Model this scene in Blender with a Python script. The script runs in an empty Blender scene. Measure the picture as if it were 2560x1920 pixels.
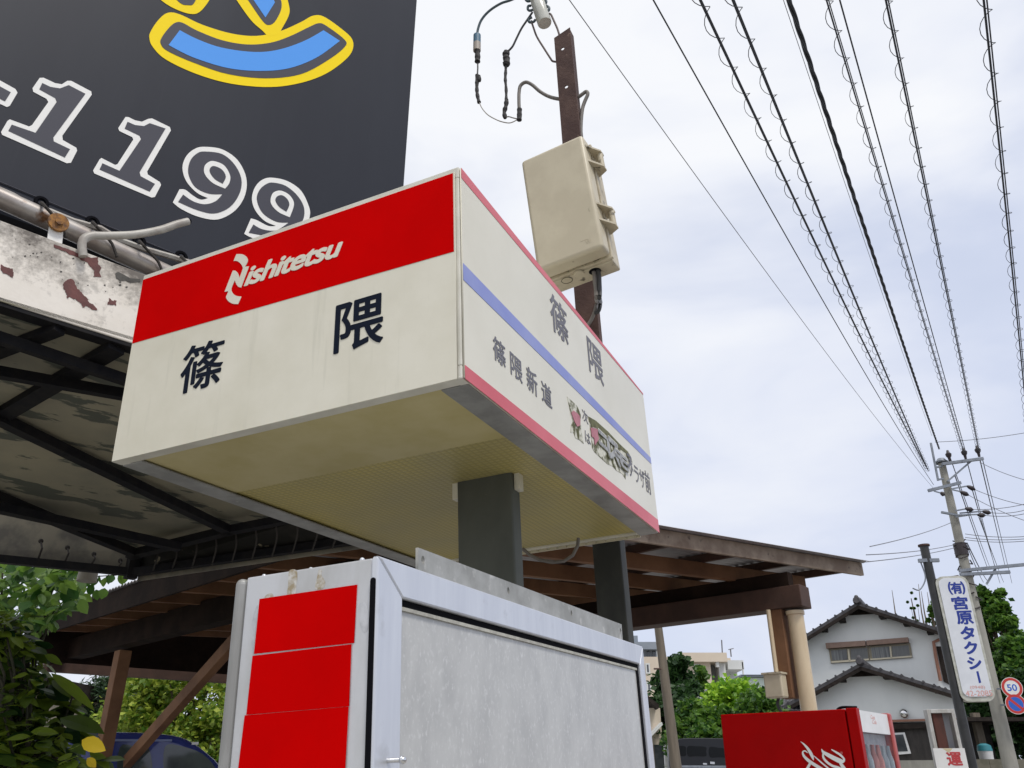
import bpy, bmesh, math, random
from mathutils import Vector as V, Matrix
random.seed(7)
SC = bpy.context.scene
COL = SC.collection
R_ = math.radians
# ------------------------------------------------------------------ camera, sky, sun, exposure
F, CAMZ, PITCH = 2050.0, 1.5, R_(25.5)          # focal length in photo pixels (2560 wide)
cP, sP = math.cos(PITCH), math.sin(PITCH)
CAM = V((0, 0, CAMZ))
cam = bpy.data.cameras.new('camera'); cam.sensor_width = 36; cam.lens = 36 * F / 2560
cam.clip_start = 0.05; cam.clip_end = 3000
camo = bpy.data.objects.new('camera', cam); COL.objects.link(camo)
camo.location = CAM; camo.rotation_euler = (math.pi / 2 + PITCH, 0, 0)
SC.camera = camo
SC.view_settings.view_transform = 'Standard'; SC.view_settings.look = 'None'
SC.view_settings.exposure = 0.50; SC.view_settings.gamma = 1
SC.cycles.use_denoising = True
SC.cycles.max_bounces = 8
SUN_EL, SUN_AZ = R_(58), R_(150)                 # azimuth clockwise from +Y
w = bpy.data.worlds.new('World'); SC.world = w; w.use_nodes = True
nt = w.node_tree; N = nt.nodes; L = nt.links; N.clear()
out = N.new('ShaderNodeOutputWorld'); mixs = N.new('ShaderNodeMixShader')
sky = N.new('ShaderNodeTexSky'); sky.sky_type = 'NISHITA'; sky.sun_disc = False
sky.sun_elevation = SUN_EL; sky.sun_rotation = SUN_AZ; sky.air_density = 1.0; sky.dust_density = 2.0
b1 = N.new('ShaderNodeBackground'); b1.inputs[1].default_value = 0.11
L.new(sky.outputs[0], b1.inputs[0])
b2 = N.new('ShaderNodeBackground'); b2.inputs[1].default_value = 0.70
tc = N.new('ShaderNodeTexCoord'); mp = N.new('ShaderNodeMapping'); mp.inputs['Scale'].default_value = (1, 1, 2.6)
L.new(tc.outputs['Generated'], mp.inputs[0])
n1 = N.new('ShaderNodeTexNoise'); n1.inputs['Scale'].default_value = 2.3; n1.inputs['Detail'].default_value = 5
n1.inputs['Roughness'].default_value = 0.5; n1.inputs['Distortion'].default_value = 0.35
L.new(mp.outputs[0], n1.inputs['Vector'])
r1 = N.new('ShaderNodeValToRGB'); r1.color_ramp.elements[0].position = 0.28; r1.color_ramp.elements[1].position = 0.66
r1.color_ramp.elements[0].color = (0.71, 0.765, 0.925, 1); r1.color_ramp.elements[1].color = (0.97, 0.985, 1.02, 1)
sx_ = N.new('ShaderNodeSeparateXYZ'); L.new(tc.outputs['Generated'], sx_.inputs[0])
ma = N.new('ShaderNodeMath'); ma.operation = 'MULTIPLY_ADD'; ma.inputs[1].default_value = .42; ma.inputs[2].default_value = -.21; L.new(sx_.outputs[2], ma.inputs[0])
mb_ = N.new('ShaderNodeMath'); mb_.operation = 'MULTIPLY_ADD'; mb_.inputs[1].default_value = -.16; L.new(sx_.outputs[0], mb_.inputs[0]); L.new(ma.outputs[0], mb_.inputs[2])
mc_ = N.new('ShaderNodeMath'); mc_.operation = 'ADD'; L.new(mb_.outputs[0], mc_.inputs[0]); L.new(n1.outputs[0], mc_.inputs[1])
L.new(mc_.outputs[0], r1.inputs[0]); L.new(r1.outputs[0], b2.inputs[0])
r2 = N.new('ShaderNodeValToRGB'); r2.color_ramp.elements[0].position = 0.30; r2.color_ramp.elements[1].position = 0.52
r2.color_ramp.elements[0].color = (0.82, 0.82, 0.82, 1); r2.color_ramp.elements[1].color = (0.97, 0.97, 0.97, 1)
L.new(n1.outputs[0], r2.inputs[0]); L.new(r2.outputs[0], mixs.inputs[0])
L.new(b1.outputs[0], mixs.inputs[1]); L.new(b2.outputs[0], mixs.inputs[2]); L.new(mixs.outputs[0], out.inputs[0])
sun = bpy.data.lights.new('sun', 'SUN'); sun.energy = 1.6; sun.angle = R_(14); sun.color = (1, 0.96, 0.9)
suno = bpy.data.objects.new('sun', sun); COL.objects.link(suno)
sdir = V((math.sin(SUN_AZ) * math.cos(SUN_EL), math.cos(SUN_AZ) * math.cos(SUN_EL), math.sin(SUN_EL)))
suno.rotation_euler = sdir.to_track_quat('Z', 'Y').to_euler(); suno.location = sdir * 60

# ------------------------------------------------------------------ geometry helpers
def ray(x, y):
    k = (y - 960) / F
    return V(((x - 1280) / F, cP + k * sP, sP - k * cP))
def at(x, y, Y): d = ray(x, y); return CAM + d * (Y / d.y)
def at_z(x, y, z): d = ray(x, y); return CAM + d * ((z - CAMZ) / d.z)
UP = V((0, 0, 1))
class Pl:
    """a real plane: origin, axis a (right), axis up, outward normal n"""
    def __init__(s, o, a, up):
        s.o = V(o); s.a = V(a).normalized(); s.up = V(up).normalized(); s.n = s.a.cross(s.up).normalized()
    def hit(s, x, y):
        d = ray(x, y); return CAM + d * ((s.o - CAM).dot(s.n) / d.dot(s.n))
    def uv(s, x, y): p = s.hit(x, y) - s.o; return (p.dot(s.a), p.dot(s.up))
    def pt(s, u, v, h=0): return s.o + s.a * u + s.up * v + s.n * h
    def off(s, h): return Pl(s.o + s.n * h, s.a, s.up)
    def M(s):
        m = Matrix.Identity(4)
        for i in range(3): m[i][0] = s.a[i]; m[i][1] = s.up[i]; m[i][2] = s.n[i]; m[i][3] = s.o[i]
        return m

WM = {}                                           # world matrices of everything built
def link(o, parent, M):
    COL.objects.link(o)
    if parent is not None:
        o.parent = parent; o.matrix_basis = WM[parent.name].inverted() @ M
    else: o.matrix_basis = M
    WM[o.name] = M.copy()
    return o
def tag(o, label=None, cat=None, group=None, kind=None):
    if label: o['label'] = label
    if cat: o['category'] = cat
    if group: o['group'] = group
    if kind: o['kind'] = kind
    return o
def thing(name, label, cat, loc=(0, 0, 0), group=None):
    o = bpy.data.objects.new(name, None); o.empty_display_size = 0.2
    link(o, None, Matrix.Translation(V(loc))); return tag(o, label, cat, group)
def copy_tree(o, M, parent=None):
    c = o.copy(); COL.objects.link(c); c.parent = parent
    if parent is None: c.matrix_basis = M
    WM[c.name] = M if parent is None else WM[parent.name] @ o.matrix_basis
    for ch in list(o.children): copy_tree(ch, None, c)
    return c

class MB:
    def __init__(s): s.v = []; s.f = []
    def add(s, vs, fs):
        n = len(s.v); s.v += [V(p) for p in vs]; s.f += [tuple(n + i for i in f) for f in fs]; return s
    def box(s, o, ax, ay, az, x, y, z):
        o = V(o); p = [o + V(ax) * i + V(ay) * j + V(az) * k for k in z for j in y for i in x]
        return s.add(p, [(0, 2, 3, 1), (4, 5, 7, 6), (0, 1, 5, 4), (2, 6, 7, 3), (0, 4, 6, 2), (1, 3, 7, 5)])
    def abox(s, lo, hi): return s.box((0, 0, 0), (1, 0, 0), (0, 1, 0), (0, 0, 1), (lo[0], hi[0]), (lo[1], hi[1]), (lo[2], hi[2]))
    def bar(s, a, b, wd, h, up=UP):
        a = V(a); b = V(b); d = (b - a); ln = d.length; d.normalize()
        sx = d.cross(V(up)).normalized(); uz = sx.cross(d)
        return s.box(a, d, sx, uz, (0, ln), (-wd / 2, wd / 2), (-h / 2, h / 2))
    def tube(s, pts, r, n=8, cap=True):
        pts = [V(p) for p in pts]; m = len(pts); rs = r if isinstance(r, (list, tuple)) else [r] * m
        t0 = (pts[1] - pts[0]).normalized()
        nx = t0.cross(UP if abs(t0.z) < .9 else V((1, 0, 0))).normalized(); vs = []; fs = []
        for i, p in enumerate(pts):
            t = (pts[min(i + 1, m - 1)] - pts[max(i - 1, 0)]).normalized()
            nx = (nx - t * nx.dot(t)).normalized(); ny = t.cross(nx)
            for k in range(n):
                a = 2 * math.pi * k / n; vs.append(p + nx * (math.cos(a) * rs[i]) + ny * (math.sin(a) * rs[i]))
        for i in range(m - 1):
            for k in range(n):
                k2 = (k + 1) % n; fs.append((i * n + k, i * n + k2, (i + 1) * n + k2, (i + 1) * n + k))
        if cap: fs.append(tuple(range(n - 1, -1, -1))); fs.append(tuple((m - 1) * n + k for k in range(n)))
        return s.add(vs, fs)
    def cyl(s, a, b, r, n=16): return s.tube([a, b], r, n)
    def prism(s, poly, vec):
        poly = [V(p) for p in poly]; n = len(poly); vec = V(vec)
        vs = poly + [p + vec for p in poly]
        return s.add(vs, [tuple(range(n)), tuple(range(2 * n - 1, n - 1, -1))] + [(i, n + i, n + (i + 1) % n, (i + 1) % n) for i in range(n)])
    def sphere(s, c, r, n=12, m=8, sc=(1, 1, 1)):
        c = V(c); vs = []; fs = []
        for i in range(m + 1):
            th = math.pi * i / m
            for k in range(n):
                a = 2 * math.pi * k / n
                vs.append(c + V((r * sc[0] * math.sin(th) * math.cos(a), r * sc[1] * math.sin(th) * math.sin(a), r * sc[2] * math.cos(th))))
        for i in range(m):
            for k in range(n):
                k2 = (k + 1) % n; fs.append((i * n + k, (i + 1) * n + k, (i + 1) * n + k2, i * n + k2))
        return s.add(vs, fs)
    def build(s, name, mat, parent=None, smooth=False, bevel=0, M=None, seg=2):
        if M is None: M = Matrix.Translation(WM[parent.name].translation) if parent is not None else Matrix.Identity(4)
        Mi = M.inverted()
        me = bpy.data.meshes.new(name); me.from_pydata([Mi @ p for p in s.v], [], s.f)
        bm = bmesh.new(); bm.from_mesh(me); bmesh.ops.recalc_face_normals(bm, faces=bm.faces); bm.to_mesh(me); bm.free()
        for m_ in (mat if isinstance(mat, list) else [mat]): me.materials.append(m_)
        o = bpy.data.objects.new(name, me); link(o, parent, M)
        if smooth:
            for p in me.polygons: p.use_smooth = True
            if smooth != 'all': me.set_sharp_from_angle(angle=R_(40))
        if bevel:
            b = o.modifiers.new('bevel', 'BEVEL'); b.width = bevel; b.segments = seg; b.limit_method = 'ANGLE'; b.angle_limit = R_(40)
        return o

def dens(P, n=5):
    P = [V(p) for p in P]; r = []
    for i in range(len(P) - 1):
        p0, p1, p2, p3 = P[max(i - 1, 0)], P[i], P[i + 1], P[min(i + 2, len(P) - 1)]
        for k in range(n):
            t = k / n; r.append(.5 * ((2 * p1) + (p2 - p0) * t + (2 * p0 - 5 * p1 + 4 * p2 - p3) * t * t + (3 * p1 - p0 - 3 * p2 + p3) * t ** 3))
    return r + [P[-1]]
def smooth_loop(pts, n=5):
    """closed loop; points with a third element are corners, the rest are rounded (Catmull-Rom)"""
    m = len(pts); res = []
    for i in range(m):
        p1 = V(pts[i][:2]); p2 = V(pts[(i + 1) % m][:2])
        p0 = p1 if len(pts[i]) > 2 else V(pts[i - 1][:2]); p3 = p2 if len(pts[(i + 1) % m]) > 2 else V(pts[(i + 2) % m][:2])
        if len(pts[i]) > 2 and len(pts[(i + 1) % m]) > 2: res.append(p1); continue
        for k in range(n):
            t = k / n
            res.append(.5 * ((2 * p1) + (p2 - p0) * t + (2 * p0 - 5 * p1 + 4 * p2 - p3) * t * t + (3 * p1 - p0 - 3 * p2 + p3) * t ** 3))
    return res
def curve_mesh(loops):
    cu = bpy.data.curves.new('outline', 'CURVE'); cu.dimensions = '2D'; cu.fill_mode = 'BOTH'; cu.extrude = .5
    for lp in loops:
        s = cu.splines.new('POLY'); s.points.add(len(lp) - 1); s.use_cyclic_u = True
        for q, p in zip(s.points, lp): q.co = (p[0], p[1], 0, 1)
    o = bpy.data.objects.new('outline', cu); COL.objects.link(o)
    me = bpy.data.meshes.new_from_object(o.evaluated_get(bpy.context.evaluated_depsgraph_get()))
    bpy.data.objects.remove(o); bpy.data.curves.remove(cu); return me
def finish_flat(me, pl, name, mat, parent, h, th):
    for v in me.vertices: v.co.z = h + (th if v.co.z > 0 else 0)
    me.materials.clear(); me.materials.append(mat); me.name = name
    o = bpy.data.objects.new(name, me); return link(o, parent, pl.M())
def flat(pl, loops, name, mat, parent, h=0.0, th=0.001, px=True, org=(0, 0), sc=1.0, sm=False):
    """a cut-out sheet on plane pl; loops in photo pixels (px, via crop origin/scale) or in metres on the plane"""
    LL = []
    for lp in loops:
        if px: lp = [(*pl.uv(org[0] + p[0] / sc, org[1] + p[1] / sc), *p[2:]) for p in lp]
        LL.append(smooth_loop(lp) if sm else [V(p[:2]) for p in lp])
    return finish_flat(curve_mesh(LL), pl, name, mat, parent, h, th)
def text(pl, body, box, name, mat, parent, h=0.001, th=0.001, offset=0.0, shear=0.0, space=1.0):
    cu = bpy.data.curves.new('lettering', 'FONT'); cu.body = body; cu.shear = shear
    cu.space_character = space; cu.extrude = .5
    o = bpy.data.objects.new('lettering', cu); COL.objects.link(o)
    me = bpy.data.meshes.new_from_object(o.evaluated_get(bpy.context.evaluated_depsgraph_get()))
    bpy.data.objects.remove(o); bpy.data.curves.remove(cu)
    xs = [v.co.x for v in me.vertices]; ys = [v.co.y for v in me.vertices]
    x0, x1, y0, y1 = min(xs), max(xs), min(ys), max(ys); u0, v0, u1, v1 = box
    if not offset:
        for v in me.vertices:
            v.co.x = u0 + (v.co.x - x0) / (x1 - x0) * (u1 - u0); v.co.y = v0 + (v.co.y - y0) / (y1 - y0) * (v1 - v0)
        return finish_flat(me, pl, name, mat, parent, h, th)
    d = offset; w_, h_ = x1 - x0 + 2 * d, y1 - y0 + 2 * d; vs = []; fs = []; pv = [v.co.copy() for v in me.vertices]; pf = [tuple(p.vertices) for p in me.polygons]
    for k in range(9):                            # heavier weight: the glyph dilated by slightly shifted layers
        dx, dy = (0, 0) if k == 8 else (d * math.cos(k * math.pi / 4), d * math.sin(k * math.pi / 4)); n0 = len(vs)
        for c in pv:
            vs.append((u0 + (c.x + dx - x0 + d) / w_ * (u1 - u0), v0 + (c.y + dy - y0 + d) / h_ * (v1 - v0), h + .00002 * k + (th if c.z > 0 else 0)))
        fs += [tuple(n0 + i for i in f) for f in pf]
    bpy.data.meshes.remove(me); me = bpy.data.meshes.new(name); me.from_pydata(vs, [], fs); me.materials.append(mat)
    return link(bpy.data.objects.new(name, me), parent, pl.M())
def tb(pl, Lp, Tp, Rp, Bp, org=(0, 0), sc=1.0):
    """text box on a plane from the left, top, right and bottom extreme points"""
    g = lambda p: pl.uv(org[0] + p[0] / sc, org[1] + p[1] / sc)
    return (g(Lp)[0], g(Bp)[1], g(Rp)[0], g(Tp)[1])
def tbc(pl, l, t, r, b, org, sc):
    return tb(pl, (l, (t + b) / 2), ((l + r) / 2, t), (r, (t + b) / 2), ((l + r) / 2, b), org, sc)
def stroke(pts):
    """brush stroke outline from (x, y, width) points"""
    P = []; m = len(pts)
    for i in range(m - 1):                        # densify
        for k in range(6):
            t = k / 6; p0 = pts[max(i - 1, 0)]; p1 = pts[i]; p2 = pts[i + 1]; p3 = pts[min(i + 2, m - 1)]
            P.append([.5 * (2 * p1[j] + (p2[j] - p0[j]) * t + (2 * p0[j] - 5 * p1[j] + 4 * p2[j] - p3[j]) * t * t + (3 * p1[j] - p0[j] - 3 * p2[j] + p3[j]) * t ** 3) for j in range(3)])
    P.append(pts[-1]); a = []; b = []
    for i, p in enumerate(P):
        q0 = P[max(i - 1, 0)]; q1 = P[min(i + 1, len(P) - 1)]; dx = q1[0] - q0[0]; dy = q1[1] - q0[1]; ln = math.hypot(dx, dy) or 1
        nx, ny = -dy / ln, dx / ln; hw = max(p[2], 2) / 2
        a.append((p[0] + nx * hw, p[1] + ny * hw)); b.append((p[0] - nx * hw, p[1] - ny * hw))
    return a + b[::-1]

# ------------------------------------------------------------------ materials
MATS = {}
def mk(name, c1, c2=None, scale=(4, 4, 4), lo=.4, hi=.6, rough=.6, metal=0, bump=0, bscale=40, c3=None, s3=(20, 20, 20), lo3=.6, hi3=.7,
       spec=.5, detail=6, rvar=0, coat=0):
    m = bpy.data.materials.new(name); m.use_nodes = True; n = m.node_tree.nodes; l = m.node_tree.links
    bs = n['Principled BSDF']; bs.inputs['Roughness'].default_value = rough; bs.inputs['Metallic'].default_value = metal
    bs.inputs['Specular IOR Level'].default_value = spec; bs.inputs['Coat Weight'].default_value = coat
    tcn = n.new('ShaderNodeTexCoord')
    def nz(sc, det=detail):
        mpn = n.new('ShaderNodeMapping'); mpn.inputs['Scale'].default_value = sc if isinstance(sc, tuple) else (sc,) * 3
        l.new(tcn.outputs['Object'], mpn.inputs[0]); x = n.new('ShaderNodeTexNoise'); x.inputs['Scale'].default_value = 1
        x.inputs['Detail'].default_value = det; x.inputs['Roughness'].default_value = .6; l.new(mpn.outputs[0], x.inputs['Vector']); return x
    def rampf(src, a, b):
        x = n.new('ShaderNodeMapRange'); x.inputs[1].default_value = a; x.inputs[2].default_value = b; l.new(src, x.inputs[0]); return x.outputs[0]
    col = None
    bs.inputs['Base Color'].default_value = (*c1, 1)
    if c2:
        mx = n.new('ShaderNodeMix'); mx.data_type = 'RGBA'; mx.inputs[6].default_value = (*c1, 1); mx.inputs[7].default_value = (*c2, 1)
        q = nz(scale); l.new(rampf(q.outputs[0], lo, hi), mx.inputs[0]); col = mx.outputs[2]
        if rvar:
            mr = n.new('ShaderNodeMapRange'); mr.inputs[3].default_value = rough - rvar; mr.inputs[4].default_value = rough + rvar
            l.new(q.outputs[0], mr.inputs[0]); l.new(mr.outputs[0], bs.inputs['Roughness'])
    if c3:
        mx = n.new('ShaderNodeMix'); mx.data_type = 'RGBA'; mx.inputs[7].default_value = (*c3, 1)
        if col: l.new(col, mx.inputs[6])
        else: mx.inputs[6].default_value = (*c1, 1)
        l.new(rampf(nz(s3).outputs[0], lo3, hi3), mx.inputs[0]); col = mx.outputs[2]
    if col: l.new(col, bs.inputs['Base Color'])
    if bump:
        bp = n.new('ShaderNodeBump'); bp.inputs['Strength'].default_value = bump; bp.inputs['Distance'].default_value = .01
        l.new(nz(bscale, 4).outputs[0], bp.inputs['Height']); l.new(bp.outputs[0], bs.inputs['Normal'])
    MATS[name] = m; return m
def leafmat(name, dark, light, trans=.35, rough=.45):
    m = bpy.data.materials.new(name); m.use_nodes = True; n = m.node_tree.nodes; l = m.node_tree.links
    bs = n['Principled BSDF']; bs.inputs['Roughness'].default_value = rough; bs.inputs['Specular IOR Level'].default_value = .35
    g = n.new('ShaderNodeNewGeometry'); r = n.new('ShaderNodeValToRGB')
    r.color_ramp.elements[0].color = (*dark, 1); r.color_ramp.elements[1].color = (*light, 1); r.color_ramp.interpolation = 'EASE'
    l.new(g.outputs['Random Per Island'], r.inputs[0]); l.new(r.outputs[0], bs.inputs['Base Color'])
    t = n.new('ShaderNodeBsdfTranslucent'); hs = n.new('ShaderNodeHueSaturation'); hs.inputs['Value'].default_value = 1.5
    l.new(r.outputs[0], hs.inputs['Color']); l.new(hs.outputs[0], t.inputs[0])
    mx = n.new('ShaderNodeMixShader'); mx.inputs[0].default_value = trans
    l.new(bs.outputs[0], mx.inputs[1]); l.new(t.outputs[0], mx.inputs[2]); l.new(mx.outputs[0], n['Material Output'].inputs[0]); return m
cream = mk('sign_cream_acrylic', (.72, .69, .58), (.62, .59, .47), (5, 5, 1.6), .35, .75, rough=.28, c3=(.52, .50, .40), s3=(34, 2.2, 1), lo3=.58, hi3=.9, coat=.1)
white_side = mk('sign_white_acrylic', (.72, .69, .58), (.64, .61, .50), (3, 3, 2), .35, .75, rough=.3, coat=.1)
sign_red = mk('sign_red', (.60, .0004, .0008), (.54, .0004, .0008), (3, 3, 3), rough=.6, spec=.012)
faded_pink = mk('faded_pink_red', (.68, .145, .175), (.56, .075, .10), (1.2, 1.2, 1.2), .4, .65, rough=.4)
faded_blue = mk('faded_blue', (.19, .23, .56), (.25, .29, .58), (4, 4, 4), rough=.4)
navy_black = mk('navy_black_lettering', (.006, .010, .022), rough=.5, spec=.08)
grey_letter = mk('faded_grey_lettering', (.19, .19, .215), (.155, .155, .18), (9, 9, 9), rough=.6, spec=.15)
sign_edge = mk('sign_edge_aluminium', (.70, .68, .60), (.60, .58, .50), (9, 9, 9), rough=.45, metal=.15)
alu = mk('aluminium_frame', (.66, .68, .72), (.58, .60, .65), (30, 30, 3), .35, .7, rough=.36, metal=.5, c3=(.48, .49, .51), s3=(14, 14, 14), lo3=.62, hi3=.8)
alu_dirty = mk('weathered_aluminium', (.60, .61, .63), (.46, .46, .45), (7, 7, 2.5), .42, .68, rough=.45, metal=.35, c3=(.27, .24, .19), s3=(16, 16, 3), lo3=.63, hi3=.8, bump=.06)
alu_gray = mk('dull_aluminium_trim', (.36, .36, .35), (.26, .26, .25), (10, 10, 3), rough=.5, metal=.3, c3=(.62, .6, .55), s3=(22, 22, 6), lo3=.66, hi3=.78)
plate_m = mk('galvanised_plate', (.42, .42, .40), (.30, .30, .28), (9, 9, 9), rough=.55, metal=.3, c3=(.58, .57, .54), s3=(26, 26, 8), lo3=.58, hi3=.72)
panel_m = mk('stained_plastic_panel', (.47, .47, .455), (.39, .39, .38), (16, 16, 9), .38, .66, rough=.33, c3=(.57, .57, .56), s3=(120, 120, 85), lo3=.54, hi3=.72, coat=.2)
post_m = mk('dark_grey_painted_steel', (.064, .067, .055), (.10, .105, .085), (6, 6, 3), .35, .7, rough=.6, spec=.25, c3=(.19, .19, .16), s3=(40, 40, 40), lo3=.68, hi3=.76)
post_m2 = mk('green_black_steel', (.035, .036, .032), (.055, .056, .048), (6, 6, 3), rough=.6, spec=.2, c3=(.10, .095, .08), s3=(30, 30, 30), lo3=.70, hi3=.76)
rust_m = mk('rusty_brown_steel', (.052, .024, .019), (.085, .046, .036), (9, 9, 3), .4, .65, rough=.8, bump=.25, bscale=60, c3=(.24, .16, .12), s3=(20, 20, 5), lo3=.64, hi3=.74)
black_m = mk('matt_black', (.006, .006, .008), rough=.8, spec=.05)
tape_m = mk('black_vinyl_tape', (.018, .016, .016), (.03, .028, .028), (60, 60, 60), rough=.7, bump=.5, bscale=120)
cable_grey = mk('grey_sheathed_cable', (.16, .145, .13), (.20, .18, .16), (30, 30, 30), rough=.55)
cable_dark = mk('dark_sheathed_cable', (.035, .035, .036), rough=.45)
cable_blue = mk('blue_grey_cable', (.055, .085, .10), rough=.45)
steel_bail = mk('rusty_wire', (.10, .07, .065), rough=.6)
beige_box = mk('beige_plastic_enclosure', (.55, .49, .36), (.50, .44, .32), (9, 9, 9), .4, .6, rough=.42, c3=(.25, .21, .14), s3=(26, 26, 10), lo3=.68, hi3=.76)
beige_dirty = mk('dirty_beige_plastic', (.52, .46, .34), (.42, .36, .25), (14, 14, 14), .45, .65, rough=.5, c3=(.10, .085, .06), s3=(30, 30, 30), lo3=.58, hi3=.66)
porcelain = mk('white_porcelain', (.58, .58, .52), (.52, .52, .46), (12, 12, 12), rough=.2, c3=(.13, .10, .07), s3=(34, 34, 34), lo3=.70, hi3=.74, coat=.5)
bb_m = mk('charcoal_banner', (.018, .020, .029), (.026, .029, .039), (2.2, .35, 1), .3, .7, rough=.5, spec=.2, bump=.05, bscale=(2.5, .6, 1), c3=(.034, .036, .046), s3=(14, .5, 1), lo3=.62, hi3=.8)
bb_dark = mk('charcoal_print', (.062, .062, .078), rough=.5, spec=.2)
bb_white = mk('white_print', (.80, .79, .76), rough=.5, spec=.2)
bb_yellow = mk('yellow_print', (.92, .68, .012), rough=.5, spec=.1)
bb_blue = mk('sky_blue_print', (.10, .33, .82), rough=.5, spec=.1)
fascia_m = mk('peeling_white_paint', (.76, .71, .64), (.60, .54, .46), (3, 3, 3), .4, .7, rough=.6, c3=(.10, .095, .085), s3=(9, 9, 6), lo3=.58, hi3=.80, bump=.1, bscale=30, detail=10)
def grime(m):
    n = m.node_tree.nodes; l = m.node_tree.links; bs = n['Principled BSDF']; src = bs.inputs['Base Color'].links[0].from_socket
    t = n.new('ShaderNodeTexCoord'); sp = n.new('ShaderNodeSeparateXYZ'); l.new(t.outputs['Object'], sp.inputs[0])
    a = n.new('ShaderNodeTexNoise'); a.inputs['Scale'].default_value = 5.5; a.inputs['Detail'].default_value = 5; l.new(t.outputs['Object'], a.inputs['Vector'])
    b = n.new('ShaderNodeTexNoise'); b.inputs['Scale'].default_value = 48; b.inputs['Detail'].default_value = 4; b.inputs['Roughness'].default_value = .7; l.new(t.outputs['Object'], b.inputs['Vector'])
    mr = n.new('ShaderNodeMapRange'); mr.inputs[1].default_value = .0; mr.inputs[2].default_value = .28; mr.inputs[3].default_value = -.20; mr.inputs[4].default_value = .16; l.new(sp.outputs[1], mr.inputs[0])
    s1 = n.new('ShaderNodeMath'); s1.operation = 'ADD'; l.new(mr.outputs[0], s1.inputs[0]); l.new(a.outputs[0], s1.inputs[1])
    s2 = n.new('ShaderNodeMath'); s2.operation = 'MULTIPLY_ADD'; s2.inputs[1].default_value = .55; l.new(b.outputs[0], s2.inputs[0]); l.new(s1.outputs[0], s2.inputs[2])
    m2 = n.new('ShaderNodeMapRange'); m2.inputs[1].default_value = .70; m2.inputs[2].default_value = 1.02; m2.inputs[4].default_value = .92; l.new(s2.outputs[0], m2.inputs[0])
    mx = n.new('ShaderNodeMix'); mx.data_type = 'RGBA'; mx.inputs[7].default_value = (.085, .070, .058, 1); l.new(src, mx.inputs[6]); l.new(m2.outputs[0], mx.inputs[0]); l.new(mx.outputs[2], bs.inputs['Base Color'])
grime(fascia_m)
primer_m = mk('red_brown_primer', (.15, .055, .05), (.11, .045, .042), (14, 14, 14), rough=.8, bump=.2, bscale=70)
mildew_m = mk('black_mildew', (.055, .05, .045), (.09, .085, .075), (30, 30, 30), rough=.8)
pipe_m = mk('rust_streaked_pipe', (.42, .39, .36), (.30, .25, .22), (8, 8, 8), .4, .65, rough=.35, metal=.5, c3=(.15, .07, .03), s3=(6, 6, 6), lo3=.54, hi3=.62)
rust_orange = mk('orange_rust', (.34, .16, .04), (.12, .06, .03), (40, 40, 40), rough=.85, bump=.3, bscale=90)
rope_m = mk('dark_rope', (.035, .03, .026), rough=.9)
tube_white = mk('aged_white_tube', (.42, .40, .36), (.30, .27, .24), (14, 14, 14), rough=.45)
dark_roof = mk('shadow_dark_roofing', (.045, .04, .037), (.08, .07, .065), (12, 12, 12), rough=.85)  # dark colour stands in for the shadow behind the billboard pipe
awning_m = mk('stained_awning_fabric', (.28, .255, .18), (.19, .18, .14), (1.8, 1.8, 1.8), .4, .65, rough=.7, spec=.25, c3=(.085, .09, .072), s3=(2.6, 9, 9), lo3=.535, hi3=.56, detail=9)
frame_black = mk('black_steel_frame', (.008, .008, .010), (.014, .013, .013), (20, 20, 20), rough=.7, spec=.15)
valance_m = mk('black_stained_valance', (.018, .017, .015), (.03, .028, .024), (6, 6, 6), rough=.8, spec=.2, c3=(.22, .19, .13), s3=(9, 9, 9), lo3=.66, hi3=.69)
skirt_m = mk('dirty_cream_skirt', (.24, .215, .16), (.12, .11, .09), (6, 6, 6), .42, .62, rough=.7)
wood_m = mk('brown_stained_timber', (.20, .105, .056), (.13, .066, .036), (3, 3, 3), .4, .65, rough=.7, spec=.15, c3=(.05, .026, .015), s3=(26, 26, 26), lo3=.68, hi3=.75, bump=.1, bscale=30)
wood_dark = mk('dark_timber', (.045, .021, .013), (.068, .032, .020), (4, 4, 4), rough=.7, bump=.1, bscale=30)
wood_black = mk('near_black_timber', (.014, .009, .007), (.024, .015, .011), (4, 4, 4), rough=.8, spec=.06, bump=.1, bscale=30)  # near-black tone for eave board, left girder, wall plate and gable board
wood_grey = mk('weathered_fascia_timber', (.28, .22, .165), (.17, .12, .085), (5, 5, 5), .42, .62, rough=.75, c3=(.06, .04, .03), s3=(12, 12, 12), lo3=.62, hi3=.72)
roof_sheet = mk('translucent_corrugated_sheet', (.34, .32, .33), (.26, .25, .26), (3, 3, 3), rough=.4)
post_beige = mk('beige_painted_steel_post', (.60, .49, .33), (.54, .43, .28), (8, 8, 3), rough=.4, c3=(.28, .22, .15), s3=(18, 18, 6), lo3=.68, hi3=.78)
vm_red = mk('vending_red', (.34, .0006, .0008), (.30, .0006, .0008), (3, 3, 3), rough=.35, spec=.07)
vm_pink = mk('sun_faded_red', (.44, .09, .08), (.34, .05, .05), (10, 10, 10), rough=.4)
vm_white = mk('white_plastic', (.72, .72, .72), (.66, .66, .65), (8, 8, 8), rough=.35)
vm_in = mk('grey_display_interior', (.60, .62, .66), (.42, .45, .50), (14, 14, 14), rough=.4)
stucco = mk('pale_grey_stucco', (.78, .80, .79), (.70, .725, .72), (1.4, 1.4, .7), .35, .7, rough=.85, bump=.2, bscale=60)
tile_m = mk('dark_grey_roof_tile', (.040, .038, .044), (.075, .070, .074), (8, 8, 8), rough=.5, bump=.3, bscale=14)
eave_m = mk('dark_brown_eave', (.022, .017, .015), (.035, .028, .024), (9, 9, 9), rough=.8, spec=.15)
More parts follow.
